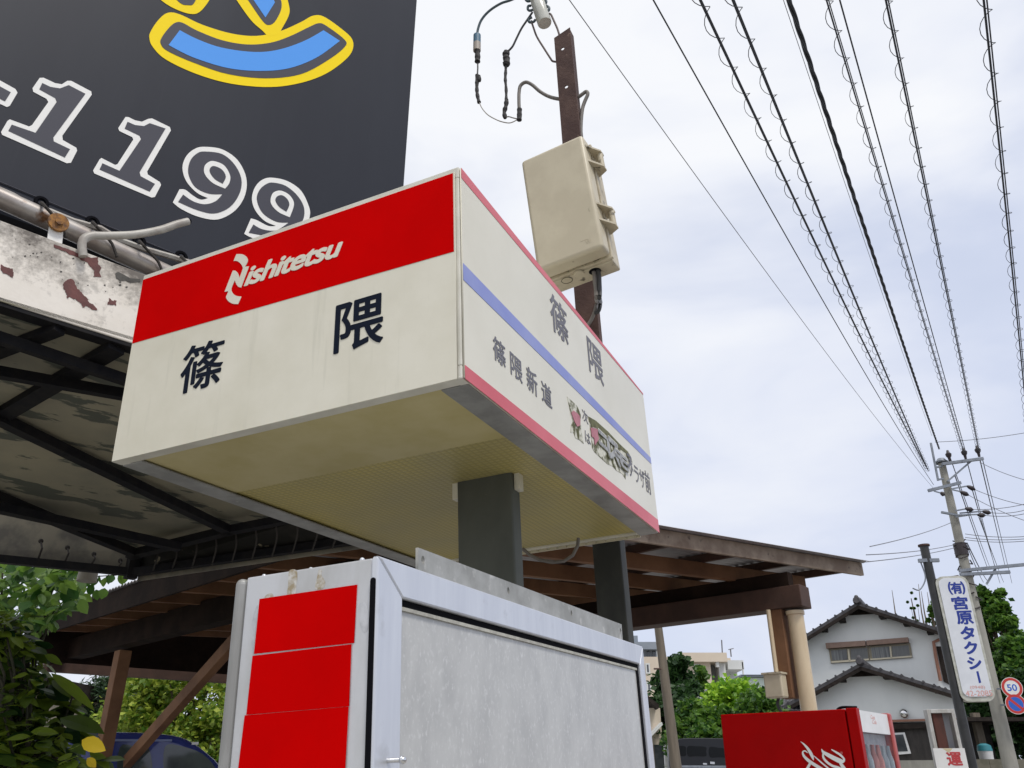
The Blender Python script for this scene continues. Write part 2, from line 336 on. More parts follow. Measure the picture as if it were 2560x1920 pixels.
shutter_m = mk('brown_shutter_box', (.24, .155, .12), (.21, .135, .10), (9, 9, 9), rough=.5)
win_frame = mk('bronze_window_frame', (.20, .175, .12), rough=.45)
win_cream = mk('cream_window_sill', (.55, .50, .38), rough=.45)
glass_dark = mk('dark_window_glass', (.030, .036, .042), (.05, .055, .06), (3, 3, 3), rough=.08, spec=.8)
glass_mesh = mk('window_with_insect_screen', (.10, .105, .105), (.13, .135, .135), (40, 40, 4), rough=.3)
curtain_m = mk('window_with_lace_curtain', (.17, .18, .18), (.08, .085, .09), (24, 24, .6), .42, .6, rough=.25)
copper_m = mk('copper_brown_pipe', (.30, .14, .09), rough=.5)
plank_m = mk('charred_board_wall', (.026, .022, .020), (.042, .036, .032), (10, 10, 3), rough=.7)
concrete = mk('concrete', (.33, .32, .28), (.26, .25, .22), (6, 6, 2), .38, .66, rough=.85, bump=.15, bscale=40)
block_m = mk('mossy_block_wall', (.17, .155, .12), (.12, .115, .085), (4, 4, 4), rough=.9, bump=.3, bscale=20)
pole_wood = mk('grey_weathered_pole', (.17, .14, .105), (.12, .10, .075), (12, 12, 1.5), rough=.8)
galv = mk('galvanised_steel', (.24, .265, .30), (.19, .21, .245), (9, 9, 9), rough=.5, metal=.3)
dark_ins = mk('dark_insulator_cover', (.03, .022, .025), rough=.5)
wire_m = mk('overhead_wire', (.045, .048, .055), rough=.6, spec=.2)
wire_thin = mk('thin_grey_wire', (.13, .13, .14), rough=.5)
taxi_white = mk('white_sign_plastic', (.68, .70, .74), (.63, .65, .69), (5, 5, 5), rough=.35)
sign_rim = mk('grubby_sign_rim', (.52, .52, .47), (.38, .38, .32), (12, 12, 12), rough=.5)
taxi_blue = mk('blue_lettering', (.012, .035, .26), rough=.4)
faint_red = mk('faded_red_lettering', (.62, .33, .30), rough=.5)
faint_pink = mk('ghost_lettering', (.60, .53, .55), rough=.5)
pole_black = mk('black_painted_pole', (.018, .019, .020), (.03, .03, .03), (8, 8, 8), rough=.45)
sign_white = mk('sign_sheet_white', (.74, .74, .72), (.69, .69, .67), (5, 5, 5), rough=.4)
red_letter = mk('red_lettering', (.45, .045, .05), rough=.45)
road_red = mk('road_sign_red', (.50, .035, .03), rough=.4)
road_blue = mk('road_sign_blue', (.02, .11, .50), rough=.4)
van_black = mk('black_car_paint', (.008, .009, .012), rough=.3, coat=.3, spec=.3)
car_blue = mk('dark_blue_car_paint', (.034, .05, .22), rough=.2, coat=.8)
car_glass = mk('tinted_car_glass', (.006, .007, .008), rough=.15, spec=.18)
car_glass2 = mk('clear_car_glass', (.07, .09, .085), (.035, .045, .05), (2, 2, 2), rough=.05, spec=.8)
tyre_m = mk('tyre_rubber', (.015, .015, .015), rough=.9)
chrome = mk('chrome', (.7, .7, .7), rough=.15, metal=1)
apt_m = mk('cream_rendered_wall', (.58, .50, .40), (.54, .46, .37), (.3, .3, .3), rough=.85)
apt_white = mk('white_rendered_wall', (.60, .61, .60), (.55, .56, .55), (.3, .3, .3), rough=.85)
apt_grey = mk('blue_grey_cladding', (.22, .25, .29), (.19, .22, .26), (.6, .6, .6), rough=.6)
pale_green = mk('pale_green_siding', (.58, .66, .60), (.54, .62, .56), (.6, .6, .6), rough=.6)
asphalt = mk('asphalt', (.055, .055, .055), (.04, .04, .04), (3, 3, 3), rough=.9, bump=.2, bscale=60)
gravel_m = mk('concrete_yard', (.36, .35, .32), (.29, .28, .26), (.7, .7, .7), rough=.9, bump=.2, bscale=30)
paint_white = mk('road_marking_paint', (.72, .72, .7), (.6, .6, .58), (6, 6, 6), rough=.7)
bark = mk('tree_bark', (.075, .055, .04), (.11, .085, .06), (10, 10, 3), rough=.9, bump=.4, bscale=30)
stem_m = mk('dark_green_stem', (.03, .032, .018), (.05, .045, .03), (20, 20, 20), rough=.8, spec=.2)
lf_dark = leafmat('dark_green_leaves', (.014, .040, .012), (.045, .10, .028))
lf_mid = leafmat('mid_green_leaves', (.018, .062, .010), (.115, .22, .03))
lf_bright = leafmat('bright_green_leaves', (.085, .22, .012), (.36, .56, .05))
lf_pine = leafmat('pine_needles', (.020, .050, .020), (.060, .11, .045), .2)
lf_maple = leafmat('maple_leaves', (.07, .15, .015), (.32, .38, .05))
lf_shrub = leafmat('glossy_shrub_leaves', (.008, .032, .007), (.17, .24, .022), .35, .45)
lf_vine = leafmat('vine_leaves', (.024, .078, .012), (.15, .25, .04), .4)
lf_yellow = leafmat('yellow_leaf', (.62, .44, .01), (.70, .50, .015), .35)
teal_m = mk('teal_plastic', (.03, .20, .24), rough=.4)

# underside panel: prismatic ribs seen as a fine grid, with two tones where it has been replaced
def underside():
    m = mk('ribbed_yellowed_panel', (.46, .40, .22), rough=.5)
    n = m.node_tree.nodes; l = m.node_tree.links; bs = n['Principled BSDF']; t = n.new('ShaderNodeTexCoord')
    def wave(d, sc):
        x = n.new('ShaderNodeTexWave'); x.wave_type = 'BANDS'; x.bands_direction = d; x.inputs['Scale'].default_value = sc
        x.inputs['Distortion'].default_value = .25; l.new(t.outputs['Object'], x.inputs['Vector']); return x
    wx, wy = wave('X', 19), wave('Y', 19)
    mu = n.new('ShaderNodeMath'); mu.operation = 'MINIMUM'; l.new(wx.outputs[1], mu.inputs[0]); l.new(wy.outputs[1], mu.inputs[1])
    bp = n.new('ShaderNodeBump'); bp.inputs['Strength'].default_value = .22; bp.inputs['Distance'].default_value = .006
    l.new(mu.outputs[0], bp.inputs['Height']); l.new(bp.outputs[0], bs.inputs['Normal'])
    nz = n.new('ShaderNodeTexNoise'); nz.inputs['Scale'].default_value = 2.2; nz.inputs['Detail'].default_value = 7; l.new(t.outputs['Object'], nz.inputs['Vector'])
    rp = n.new('ShaderNodeValToRGB'); rp.color_ramp.elements[0].position = .36; rp.color_ramp.elements[1].position = .64
    rp.color_ramp.elements[0].color = (.40, .345, .155, 1); rp.color_ramp.elements[1].color = (.54, .445, .125, 1); l.new(nz.outputs[0], rp.inputs[0])
    mx = n.new('ShaderNodeMix'); mx.data_type = 'RGBA'; mx.inputs[7].default_value = (.25, .21, .085, 1); l.new(rp.outputs[0], mx.inputs[6])
    mr = n.new('ShaderNodeMapRange'); mr.inputs[1].default_value = .0; mr.inputs[2].default_value = .4; mr.inputs[3].default_value = .5; mr.inputs[4].default_value = 0
    l.new(mu.outputs[0], mr.inputs[0]); l.new(mr.outputs[0], mx.inputs[0]); l.new(mx.outputs[2], bs.inputs['Base Color']); return m
under_m = underside()
under_new = mk('plain_yellowed_panel', (.53, .46, .235), (.47, .40, .175), (5, 5, 5), rough=.55)
peel_m = mk('moss_stained_adhesive', (.085, .085, .030), (.62, .61, .52), (34, 34, 14), .44, .56, rough=.8, bump=.2, bscale=60, detail=8)
peel_solid = mk('olive_adhesive', (.085, .085, .035), (.15, .15, .07), (40, 40, 40), rough=.8)
pink_vinyl = mk('faded_pink_vinyl', (.47, .17, .20), (.40, .13, .16), (30, 30, 3), rough=.5)

# ------------------------------------------------------------------ ground, road
def sheet(name, pts, m, z): MB().add([(x, y, z) for x, y in pts], [tuple(range(len(pts)))]).build(name, m)
sheet('ground', [(-600, -600), (600, -600), (600, 900), (-600, 900)], gravel_m, 0); tag(bpy.data.objects['ground'], kind='structure')
sd = V((math.sin(R_(24)), math.cos(R_(24)), 0)); sn = V((sd.y, -sd.x, 0))            # street direction
def street(name, o0, o1, m, z, l0=-60, l1=300):
    P = [sn * o0 + sd * l0, sn * o0 + sd * l1, sn * o1 + sd * l1, sn * o1 + sd * l0]
    sheet(name, [(p.x, p.y) for p in P], m, z); tag(bpy.data.objects[name], kind='structure')
street('road', 1.9, 9.5, asphalt, .004)
street('road_marking', 2.2, 2.35, paint_white, .008)
kb = MB(); kb.box((0, 0, 0), sd, sn, UP, (-60, 300), (1.72, 1.87), (-.02, .12)); tag(kb.build('kerb', concrete), kind='structure')
kb = MB(); kb.box((0, 0, 0), sd, sn, UP, (-60, 300), (9.6, 11.4), (-.02, .12)); tag(kb.build('pavement', concrete), kind='structure')

# ------------------------------------------------------------------ bus stop sign: light box, post, timetable cabinet
def cw(c): return V((c[0], c[2] * cP + c[1] * sP, c[2] * sP - c[1] * cP))
BU = cw((.90703582, -.2094848, -.36524258)); BD = cw((.0409563, .90723172, -.41863253)); BV = cw((.4190568, .36475571, .83147139))
BC = CAM + cw((-.11455344, -.46480903, 1.75263121)); BW, BH, BDp = .9054, .50, 1.3651
base = BC + BD * 2.7 - BU * .26 + BV * .62; base.z = 0
stop = thing('bus_stop_sign', 'bus stop with red and cream light box above a grey timetable cabinet', 'bus stop sign', base)
def bp(u, w, v): return BC + BU * u + BD * w + BV * v                                # box coordinates: right, down, back
FR = Pl(BC, BU, -BD); RT = Pl(BC, BV, -BD)
# shell: four corner/edge profiles and closed back and left walls
sh = MB(); T = .028
sh.box(BC, BU, BD, BV, (-BW, 0), (0, T), (0, T)); sh.box(BC, BU, BD, BV, (-T, 0), (T, BH - T), (0, T))
sh.box(BC, BU, BD, BV, (-BW, -BW + T), (T, BH - T), (0, T)); sh.box(BC, BU, BD, BV, (-BW, 0), (BH - T, BH), (0, T))
sh.box(BC, BU, BD, BV, (-BW + .001, -BW + T), (0.001, BH - .001), (T, BDp)); sh.box(BC, BU, BD, BV, (-BW + T, 0), (.001, BH - .001), (BDp - T, BDp))
sh.box(BC, BU, BD, BV, (-BW + T, -T), (.001, T), (T, BDp - T)); sh.box(BC, BU, BD, BV, (-.02, 0), (.001, .02), (T, BDp - T))
sh.box(BC, BU, BD, BV, (-.02, 0), (BH - .02, BH - .001), (T, BDp - T))
shell = sh.build('light_box_frame', sign_edge, stop, bevel=.002)
fp = flat(FR, [[(-BW + .006, -.014), (-.008, -.014), (-.008, -BH - .001), (-BW + .006, -BH - .001)]], 'front_panel', cream, stop, 0.0015, .003, px=False)
b0 = FR.uv(331, 862)[1]; b1v = FR.uv(1140, 631)[1]
flat(FR, [[(-BW + .007, -.017), (-.011, -.017), (-.011, b1v), (-BW + .007, b0)]], 'red_band', sign_red, fp, .0047, .0006, px=False)
o2, s2 = (550, 590), 6.703
flat(FR, [[(305, 325, 1), (400, 328), (465, 362), (497, 420), (482, 480), (450, 533, 1), (515, 530, 1), (388, 885, 1), (335, 868), (298, 815), (280, 762, 1), (222, 895, 1), (225, 940), (255, 990), (310, 1025), (390, 1035, 1), (335, 1160, 1), (250, 1155), (175, 1115), (133, 1050), (150, 1000), (172, 945, 1), (108, 955, 1), (245, 600, 1), (290, 605), (330, 645), (360, 722, 1), (415, 560, 1), (395, 510), (350, 460), (300, 438), (258, 440, 1)]],
     'logo_mark', cream, fp, .0057, .0006, org=o2, sc=s2, sm=True)
text(FR, 'ishitetsu', tb(FR, (430, 850), (890, 405), (2090, 125), (500, 850), o2, s2), 'lettering', cream, fp, .0057, .0006, offset=.032, shear=.32, space=.93)
o3, s3_ = (440, 720), 4.096
text(FR, '篠', tb(FR, (62, 905), (395, 538), (524, 545), (90, 1093), o3, s3_), 'lettering', navy_black, fp, .0048, .0008, offset=.013)
text(FR, '隈', tb(FR, (1628, 650), (2125, 54), (2140, 330), (1650, 690), o3, s3_), 'lettering', navy_black, fp, .0048, .0008, offset=.016)
rp_ = flat(RT, [[(.003, -.003), (BDp - .003, -.003), (BDp - .003, -BH + .003), (.003, -BH + .003)]], 'side_panel', white_side, stop, .0015, .003, px=False)
def stripe(p0, p1, p2, p3, name, m, lo=None, hi=None):
    a, b, c, d = (RT.uv(*p)[1] for p in (p0, p1, p2, p3))
    if lo is not None: c = d = lo
    if hi is not None: a = b = hi
    flat(RT, [[(.0035, a), (BDp - .004, b), (BDp - .004, d), (.0035, c)]], name, m, rp_, .0047, .0006, px=False)
stripe((1149, 428), (1600, 973), (1149, 447), (1602, 985), 'red_stripe', faded_pink, hi=-.003)
stripe((1155, 662), (1626, 1148), (1155, 703), (1627, 1163), 'blue_stripe', faded_blue)
stripe((1157, 914), (1647, 1305), (1158, 944), (1650, 1322), 'red_stripe', faded_pink, lo=-BH - .0008)
o4, s4 = (1330, 700), 5.924
def rt_text(ch, Lp, Tp, Rp, Bp, o, s, off=.013, m=grey_letter): text(RT, ch, tb(RT, Lp, Tp, Rp, Bp, o, s), 'lettering', m, rp_, .0047, .0008, offset=off)
rt_text('篠', (232, 270), (270, 205), (525, 980), (515, 1005), o4, s4)
rt_text('隈', (782, 840), (785, 828), (1045, 1570), (1040, 1590), o4, s4)
o5, s5 = (1200, 820), 7.54
rt_text('篠', (200, 230), (243, 165), (452, 770), (440, 785), o5, s5)
rt_text('隈', (522, 450), (526, 445), (766, 1050), (755, 1066), o5, s5)
rt_text('新', (830, 745), (868, 732), (1042, 1060), (1035, 1312), o5, s5)
rt_text('道', (1110, 1000), (1122, 978), (1328, 1530), (1322, 1545), o5, s5)
o6, s6 = (1380, 980), 5.924
rt_text('次', (415, 258), (425, 252), (513, 480), (508, 490), o6, s6, .004)
rt_text('は', (457, 580), (462, 572), (549, 790), (545, 800), o6, s6, .004)
rt_text('プ', (1108, 1050), (1150, 1010), (1172, 1150), (1150, 1262), o6, s6, .004)
rt_text('ラ', (1188, 1100), (1195, 1085), (1262, 1240), (1240, 1348), o6, s6, .006)
rt_text('ザ', (1268, 1190), (1300, 1155), (1342, 1250), (1322, 1422), o6, s6, .006)
rt_text('前', (1345, 1210), (1395, 1198), (1440, 1430), (1430, 1520), o6, s6, .006)
pk = dict(org=o6, sc=s6)
st1 = flat(RT, [[(195, 72), (240, 115), (330, 195), (352, 225), (398, 335), (398, 420), (405, 560), (442, 772), (380, 715), (320, 690), (290, 600), (250, 610), (255, 500), (285, 440), (250, 330), (225, 210)]], 'torn_sticker', peel_m, rp_, .0047, .0006, **pk)
st2 = flat(RT, [[(505, 365), (620, 430), (800, 590), (980, 780), (1112, 908), (1145, 960), (1170, 1040), (1120, 1110), (1065, 1180), (1068, 1300), (1015, 1215), (930, 1170), (870, 1100), (800, 1075), (690, 975), (600, 890), (568, 830), (560, 720), (540, 540)]], 'torn_sticker', peel_m, rp_, .0047, .0006, **pk)
flat(RT, [[(505, 365), (620, 430), (800, 590), (980, 780), (1105, 895), (1085, 925), (980, 850), (800, 665), (690, 580), (640, 545), (560, 520), (520, 440)]], 'sticker_edge', peel_solid, rp_, .0055, .0004, **pk)
flat(RT, [[(250, 315), (285, 283), (345, 330), (372, 360), (384, 425), (380, 500), (340, 522), (300, 450)]], 'arrow_sticker', pink_vinyl, rp_, .0060, .0012, **pk)
flat(RT, [[(540, 535), (600, 545), (640, 560), (645, 640), (660, 700), (600, 797), (588, 690), (555, 665)]], 'arrow_sticker', pink_vinyl, rp_, .0062, .0012, **pk)
scuff = mk('scuffed_grey_vinyl', (.42, .43, .43), (.24, .24, .245), (60, 60, 20), .4, .6, rough=.6, spec=.2)
for k, (ch, l_, t_, r_, b_) in enumerate((('コ', (648, 610), (652, 552), (812, 760), (800, 915)), ('ス', (772, 700), (775, 640), (965, 960), (930, 1090)), ('モ', (888, 880), (895, 838), (1085, 1040), (1050, 1165)))):
    bx = tb(RT, l_, t_, r_, b_, o6, s6); h0 = .0060 + .0012 * k
    text(RT, ch, (bx[0] - .006, bx[1] - .004, bx[2] - .004, bx[3]), 'torn_lettering_shadow_edge', peel_solid, rp_, h0, .0004, offset=.055)
    text(RT, ch, (bx[0], bx[1], bx[2] + .006, bx[3] + .003), 'torn_lettering_edge', white_side, rp_, h0 + .0005, .0004, offset=.05)
    text(RT, ch, bx, 'torn_lettering', scuff, rp_, h0 + .001, .0006, offset=.05)
text(RT, 'ス', tb(RT, (1060, 1000), (1085, 930), (1140, 1020), (1080, 1130), o6, s6), 'torn_lettering', grey_letter, rp_, .0100, .0006, offset=.03)
# underside: two grey edge trims, recessed ribbed panels
BT = Pl(bp(0, BH, 0), BU, BV)                                                      # u right, v back, normal = U x V = down? fixed below
us = MB(); us.box(BC, BU, BD, BV, (-.062, -.002), (BH - .004, BH + .0012), (.03, BDp - .001)); us.box(BC, BU, BD, BV, (-BW + .001, -BW + .062), (BH - .004, BH + .0012), (.03, BDp - .001))
us.build('bottom_trim', alu_gray, stop, bevel=.002)
Mu = Matrix.Identity(4)
for i in range(3): Mu[i][0] = BU[i]; Mu[i][1] = BV[i]; Mu[i][2] = -BD[i]; Mu[i][3] = bp(-BW, BH, 0)[i]
pb = MB(); pb.box(BC, BU, BD, BV, (-BW + .05, -.05), (BH - .016, BH - .008), (.34, BDp - .012)); pb.build('bottom_panel', under_m, stop, M=Mu)
pb = MB(); pb.box(BC, BU, BD, BV, (-BW + .05, -.05), (BH - .017, BH - .006), (.012, .335)); pb.build('bottom_panel', under_new, stop, M=Mu)
tt = MB()
for k in range(22):
    u = -BW + .07 + k * .035
    tt.box(BC, BU, BD, BV, (u, u + .026), (BH - .012, BH + .004), (BDp - .014, BDp - .006))
tt.box(BC, BU, BD, BV, (-BW + .06, -.06), (BH - .002, BH + .006), (BDp - .006, BDp + .001))
tt.build('panel_end_teeth', mk('pale_panel_edge', (.55, .50, .36), rough=.5), stop)
# post
PO = MB(); PO.box(BC, BU, BD, BV, (-.318, -.162), (BH - .05, BH + 2.25), (.57, .622)); PO.build('post', post_m, stop, bevel=.006, seg=3)
clip = MB(); clip.box(BC, BU, BD, BV, (-.334, -.3185), (BH - .01, BH + .035), (.575, .60)); clip.build('post_clip', cream, stop); clip = MB(); clip.box(BC, BU, BD, BV, (-.161, -.147), (BH - .01, BH + .035), (.585, .61)); clip.build('post_clip', cream, stop)
# timetable cabinet
CC = CAM + cw((-.21141517, .27226657, 1.3)) * 1.0
CC = CAM + (CC - CAM) * 1.03; CW_, CD, CH = .294, 1.50, 1.15
cab = MB(); cab.box(CC, BU, BD, BV, (-CW_ + .022, -.012), (.002, CH), (.0, CD)); cabo = cab.build('cabinet_body', alu_dirty, stop, bevel=.003)
CF = Pl(CC, BU, -BD); CR = Pl(CC, BV, -BD)
tr = MB(); tr.box(CC, BU, BD, BV, (-CW_ - .0, -CW_ + .0215), (.003, CH), (-.008, CD)); tr.build('cabinet_corner_trim', alu_gray, stop, bevel=.012, seg=4)
fw, fh = .074, .058
def framebar(pts, name):
    m_ = MB(); m_.prism([CR.pt(u, -w_, -.012) for u, w_ in pts], CR.n * .014); return m_.build(name, alu, stop, bevel=.0035)
framebar([(-.003, 0), (CD, 0), (CD - .05, fh), (fw, fh)], 'cabinet_frame_rail')
framebar([(-.003, .0006), (fw - .0006, fh), (fw - .0006, CH), (-.003, CH)], 'cabinet_frame_stile')
framebar([(CD - .0006, .0006), (CD - .0006, CH), (CD - .05, CH), (CD - .0494, fh)], 'cabinet_frame_stile')
pm = MB(); pm.box(CC, BU, BD, BV, (-.0115, -.0085), (fh - .01, CH), (fw - .01, CD - .04)); pm.build('notice_panel', panel_m, stop)
gk = MB(); gk.box(CC, BU, BD, BV, (-.0085, -.004), (fh + .012, fh + .018), (fw + .001, CD - .07)); gk.build('seal_strip', mk('grubby_seal', (.46, .45, .39), (.33, .32, .28), (40, 40, 40), rough=.6), stop)
gk = MB(); gk.box(CC, BU, BD, BV, (-.0084, -.0055), (fh + .0005, fh + .011), (fw + .001, CD - .053)); gk.box(CC, BU, BD, BV, (-.0084, -.0055), (fh + .011, CH), (CD - .072, CD - .0525)); gk.build('frame_gap', black_m, stop)
# slot beside the door, stickers, bolts, latch
o7, s7 = (560, 1370), 4.424
u0, u1 = CF.uv(o7[0] + 1622 / s7, o7[1] + 700 / s7)[0], CF.uv(o7[0] + 1682 / s7, o7[1] + 700 / s7)[0]
wt = CF.uv(o7[0] + 1655 / s7, o7[1] + 330 / s7)[1]; rr = (u1 - u0) / 2
flat(CF, [[(u0, -CH + .01), (u1, -CH + .01), (u1, wt - rr)] + [(u0 + rr + rr * math.cos(a * math.pi / 8), wt - rr + rr * math.sin(a * math.pi / 8)) for a in range(1, 8)] + [(u0, wt - rr)]], 'door_slot', black_m, stop, .0034, .0006, px=False)
o8, s8 = (550, 1150), 2.011
S = [[(201, 699), (691, 627), (676, 920), (173, 975)], [(167, 985), (663, 926), (652, 1238), (136, 1281)], [(129, 1284), (650, 1240), (630, 1620), (88, 1620)]]
for i, q in enumerate(S):
    flat(CF, [q], 'red_sticker', sign_red, stop, .0005 + .0006 * i, .0008, org=o8, sc=s8)
stain_m = mk('brown_run_stain', (.34, .28, .18), (.58, .57, .54), (60, 60, 8), .42, .6, rough=.6, detail=8)
for q in ([(722, 255), (800, 245), (812, 330), (800, 420), (790, 512), (703, 520), (712, 400)], [(1050, 240), (1085, 250), (1080, 300), (1120, 380), (1090, 450), (1010, 450), (1030, 330)], [(470, 520), (530, 500), (545, 550), (455, 556)]):
    flat(CF, [smooth_loop(q, 4)], 'run_stain', stain_m, stop, .0002, .0002, org=o7, sc=s7)
smudge_m = mk('grey_smudge', (.60, .61, .63), (.38, .39, .40), (30, 30, 12), .42, .7, rough=.45, metal=.35, detail=8)
for q in ([(1490, 640), (1560, 600), (1600, 720), (1590, 900), (1540, 930), (1500, 820)], [(320, 1180), (300, 900), (340, 700), (375, 650), (340, 1000)]):
    flat(CF, [smooth_loop(q, 4)], 'smudge', smudge_m, stop, .0002, .0002, org=o7, sc=s7)
for x, y in ((183, 576), (420, 541), (680, 492)):
    p = CF.hit(o8[0] + x / s8, o8[1] + y / s8); m_ = MB(); m_.sphere(p + BV * .02 - BD * .0, .0045, 10, 6); m_.build('bolt_head', alu, stop, smooth='all')
lt = MB(); q = CR.hit(o8[0] + 832 / s8, o8[1] + 1512 / s8); lt.cyl(q - CR.n * .01, q + CR.n * .024 + BV * .008, .0038, 10); lt.sphere(q + CR.n * .025 + BV * .008, .0062, 10, 6)
lt.build('latch_pin', chrome, stop, smooth=True)
# drilled plate standing on the cabinet behind the door frame
PL = Pl(CC - BU * .03, BV, -BD)
holes = [PL.uv(o8[0] + x / s8, o8[1] + y / s8) for x, y in ((1021, 502), (1450, 656), (1767, 770), (2014, 858))]
lpz = [[PL.uv(o8[0] + 997 / s8, o8[1] + 440 / s8), PL.uv(o8[0] + 2019 / s8, o8[1] + 826 / s8), (PL.uv(o8[0] + 2022 / s8, o8[1] + 880 / s8)[0], -.006), (PL.uv(o8[0] + 998 / s8, o8[1] + 530 / s8)[0], -.006)]]
for hx, hy in holes: lpz.append([(hx + .006 * math.cos(a * math.pi / 6), hy + .0075 * math.sin(a * math.pi / 6)) for a in range(12)])
flat(PL, lpz, 'drilled_plate', plate_m, stop, -.006, .006, px=False)
cb = MB(); cb.tube(smooth := [at(x, y, 2.55) for x, y in ((1306, 1371), (1325, 1388), (1350, 1400), (1380, 1406), (1410, 1403), (1432, 1388), (1444, 1364), (1446, 1345))], .0055, 8); cb.build('cable', cable_grey, stop, smooth=True)

# ------------------------------------------------------------------ rusty steel upright with enclosure and service cable
BK = Pl(bp(0, 0, BDp + .05), BU, -BD)                                               # plane just behind the light box
pt_, pb_ = BK.hit(1385, 95), BK.hit(1484, 1345)
pd = (pb_ - pt_).normalized(); pw = (BU - pd * BU.dot(pd)).normalized(); pn = pw.cross(pd)                      # points backwards? (U x D = V)
ln = (pb_ - pt_).length; wid = (BK.hit(1427, 95) - pt_).dot(pw)
up_ = thing('steel_upright', 'rusty brown steel angle standing behind the bus stop light box', 'steel post', (pb_.x, pb_.y, 0))
PP = Pl(pt_, pw, -pd)
def upx(x, y): return PP.uv(x, y)
hl = [[(0, 0), (wid, .028), (wid * 1.12, -ln * 1.0), (wid * 1.02, -ln - 2.2), (0, -ln - 2.2)]]
o9, s9 = (1160, 0), 4.88
for x, y in ((1203, 594), (1248, 1058)):
    hx, hy = upx(o9[0] + x / s9, o9[1] + y / s9); hl.append([(hx + .0085 * math.cos(a * math.pi / 6), hy + .0085 * math.sin(a * math.pi / 6)) for a in range(12)])
flat(PP, hl, 'front_flange', rust_m, up_, -.005, .005, px=False)
fl = MB(); fl.prism([PP.pt(wid * .93, .02, -.0055), PP.pt(wid * .93, .02, -.05), PP.pt(wid * 1.0, -ln - 2.2, -.05), PP.pt(wid * 1.0, -ln - 2.2, -.0055)], pw * .005); fl.build('side_flange', rust_m, up_)
m_ = MB(); lo_ = ln - .42; m_.prism([PP.pt(-.006, -lo_, .006), PP.pt(wid * 1.16, -lo_, .006), PP.pt(wid * 1.16, -ln - 2.15, .006), PP.pt(-.006, -ln - 2.15, .006)], -PP.n * .062); m_.build('dark_lower_length', post_m2, up_, bevel=.004)  # lower length of the same upright, boxed in a darker green-black tone
# enclosure
EU = cw((.8755748871, -.2901887588, -.3862112134)); ED = cw((.1100627656, .8982782562, -.4254201823)); EV = cw((.4703773004, .3299797853, .8184488601))
ES = 1.335; EC = CAM + cw((.18052267738, -.65195069339, 2.12714773232)) * ES; EW, EH, EDp = .1804 * ES, .36 * ES, .1186 * ES
box_loc = EC + ED * EH / 2
enc = thing('electrical_enclosure', 'dirty beige plastic electrical box bolted to the rusty steel upright', 'electrical box', box_loc)
m_ = MB(); m_.box(EC, EU, ED, EV, (-EW, 0), (.004, EH - .006), (0, EDp * .44)); m_.build('cover', beige_box, enc, bevel=.013, seg=4, smooth=True)
m_ = MB(); m_.box(EC, EU, ED, EV, (-EW - .004, .004), (.0, EH), (EDp * .44, EDp * .53)); m_.build('cover_rim', beige_dirty, enc, bevel=.003)
m_ = MB(); m_.box(EC, EU, ED, EV, (-EW + .006, -.002), (-.004, EH + .004), (EDp * .53, EDp)); bsx = m_.build('base_tray', beige_dirty, enc, bevel=.006, seg=3)
for wz in (.098, .61):
    h_ = MB(); y0 = EH * wz; y1 = y0 + EH * .135
    for yy in (y0, y1): h_.prism([bpt for bpt in (EC + EU * .0 + ED * (yy - .004) + EV * .012, EC + EU * .036 + ED * (yy + .0) + EV * (EDp * .42), EC + EU * .036 + ED * yy + EV * (EDp * .60), EC + EU * .0 + ED * yy + EV * (EDp * .72))], ED * .007)
    h_.cyl(EC + EU * .026 + ED * (y0 + .006) + EV * (EDp * .5), EC + EU * .026 + ED * (y1 + .0) + EV * (EDp * .5), .011, 12)
    h_.build('hinge', beige_dirty, enc, smooth=True)
m_ = MB(); m_.box(EC, EU, ED, EV, (-EW - .04, -EW + .006), (EH * .60, EH * .78), (EDp * .80, EDp * .88)); m_.build('mounting_lug', beige_dirty, enc, bevel=.006)
m_ = MB(); c0 = EC + ED * (EH + .004)
EB_ = Pl(c0, EU, EV); kn = EB_.hit(1280 + 530 / 3.857, 330 + 1430 / 3.857); rg = []
for k in range(25):
    a = 2 * math.pi * k / 24; rg.append(kn + EU * (.019 * math.cos(a)) + EV * (.019 * math.sin(a)) + ED * .0005)
m_.tube(rg, .0011, 5, cap=False); m_.build('knockout_ring', mk('dark_groove', (.08, .07, .05), rough=.8), enc)
m_ = MB(); gp = EB_.hit(1280 + 645 / 3.857, 330 + 1362 / 3.857); m_.cyl(gp, gp + ED * .007, .018, 18); m_.build('gland_plug', beige_box, enc, smooth=True)
m_ = MB(); cg = EB_.hit(1280 + 800 / 3.857, 330 + 1342 / 3.857); m_.cyl(cg + ED * .0003, cg + ED * .0012, .021, 18); m_.build('cable_entry', black_m, enc, smooth=True)
def enc_path(pts, hh): return [PP.off(hh).hit(x, y) for x, y in pts]
o10, s10 = (1280, 330), 3.857
def c10(l): return [(o10[0] + x / s10, o10[1] + y / s10) for x, y in l]
hc = (cg - PP.o).dot(PP.n)
ca = MB(); ca.tube(dens([cg - EU * .006 - ED * .01] + enc_path(c10([(795, 1380), (800, 1450), (812, 1540), (815, 1610)]), hc) + enc_path([(1492, 755), (1488, 775), (1478, 800), (1468, 815), (1460, 830)], .03)), .0072, 8); ca.build('cable', cable_grey, enc, smooth=True)
ca = MB(); ca.tube(dens([cg + EU * .010 - ED * .01] + enc_path(c10([(838, 1380), (842, 1450), (845, 1540), (843, 1610)]), hc) + enc_path([(1501, 755), (1499, 770), (1494, 780), (1487, 782)], .055)), .0078, 8); ca.build('cable', cable_dark, enc, smooth=True)
m_ = MB(); lw = Pl(EC, EU, -ED)
m_.box(EC, EU, ED, EV, (-.075, -.044), (EH * .885, EH * .888), (-.0006, .002)); m_.build('moulded_mark', beige_dirty, enc)
text(lw, 'W', tbc(lw, 708, 1035, 765, 1075, o10, s10), 'moulded_mark', beige_dirty, enc, .0001, .0008)
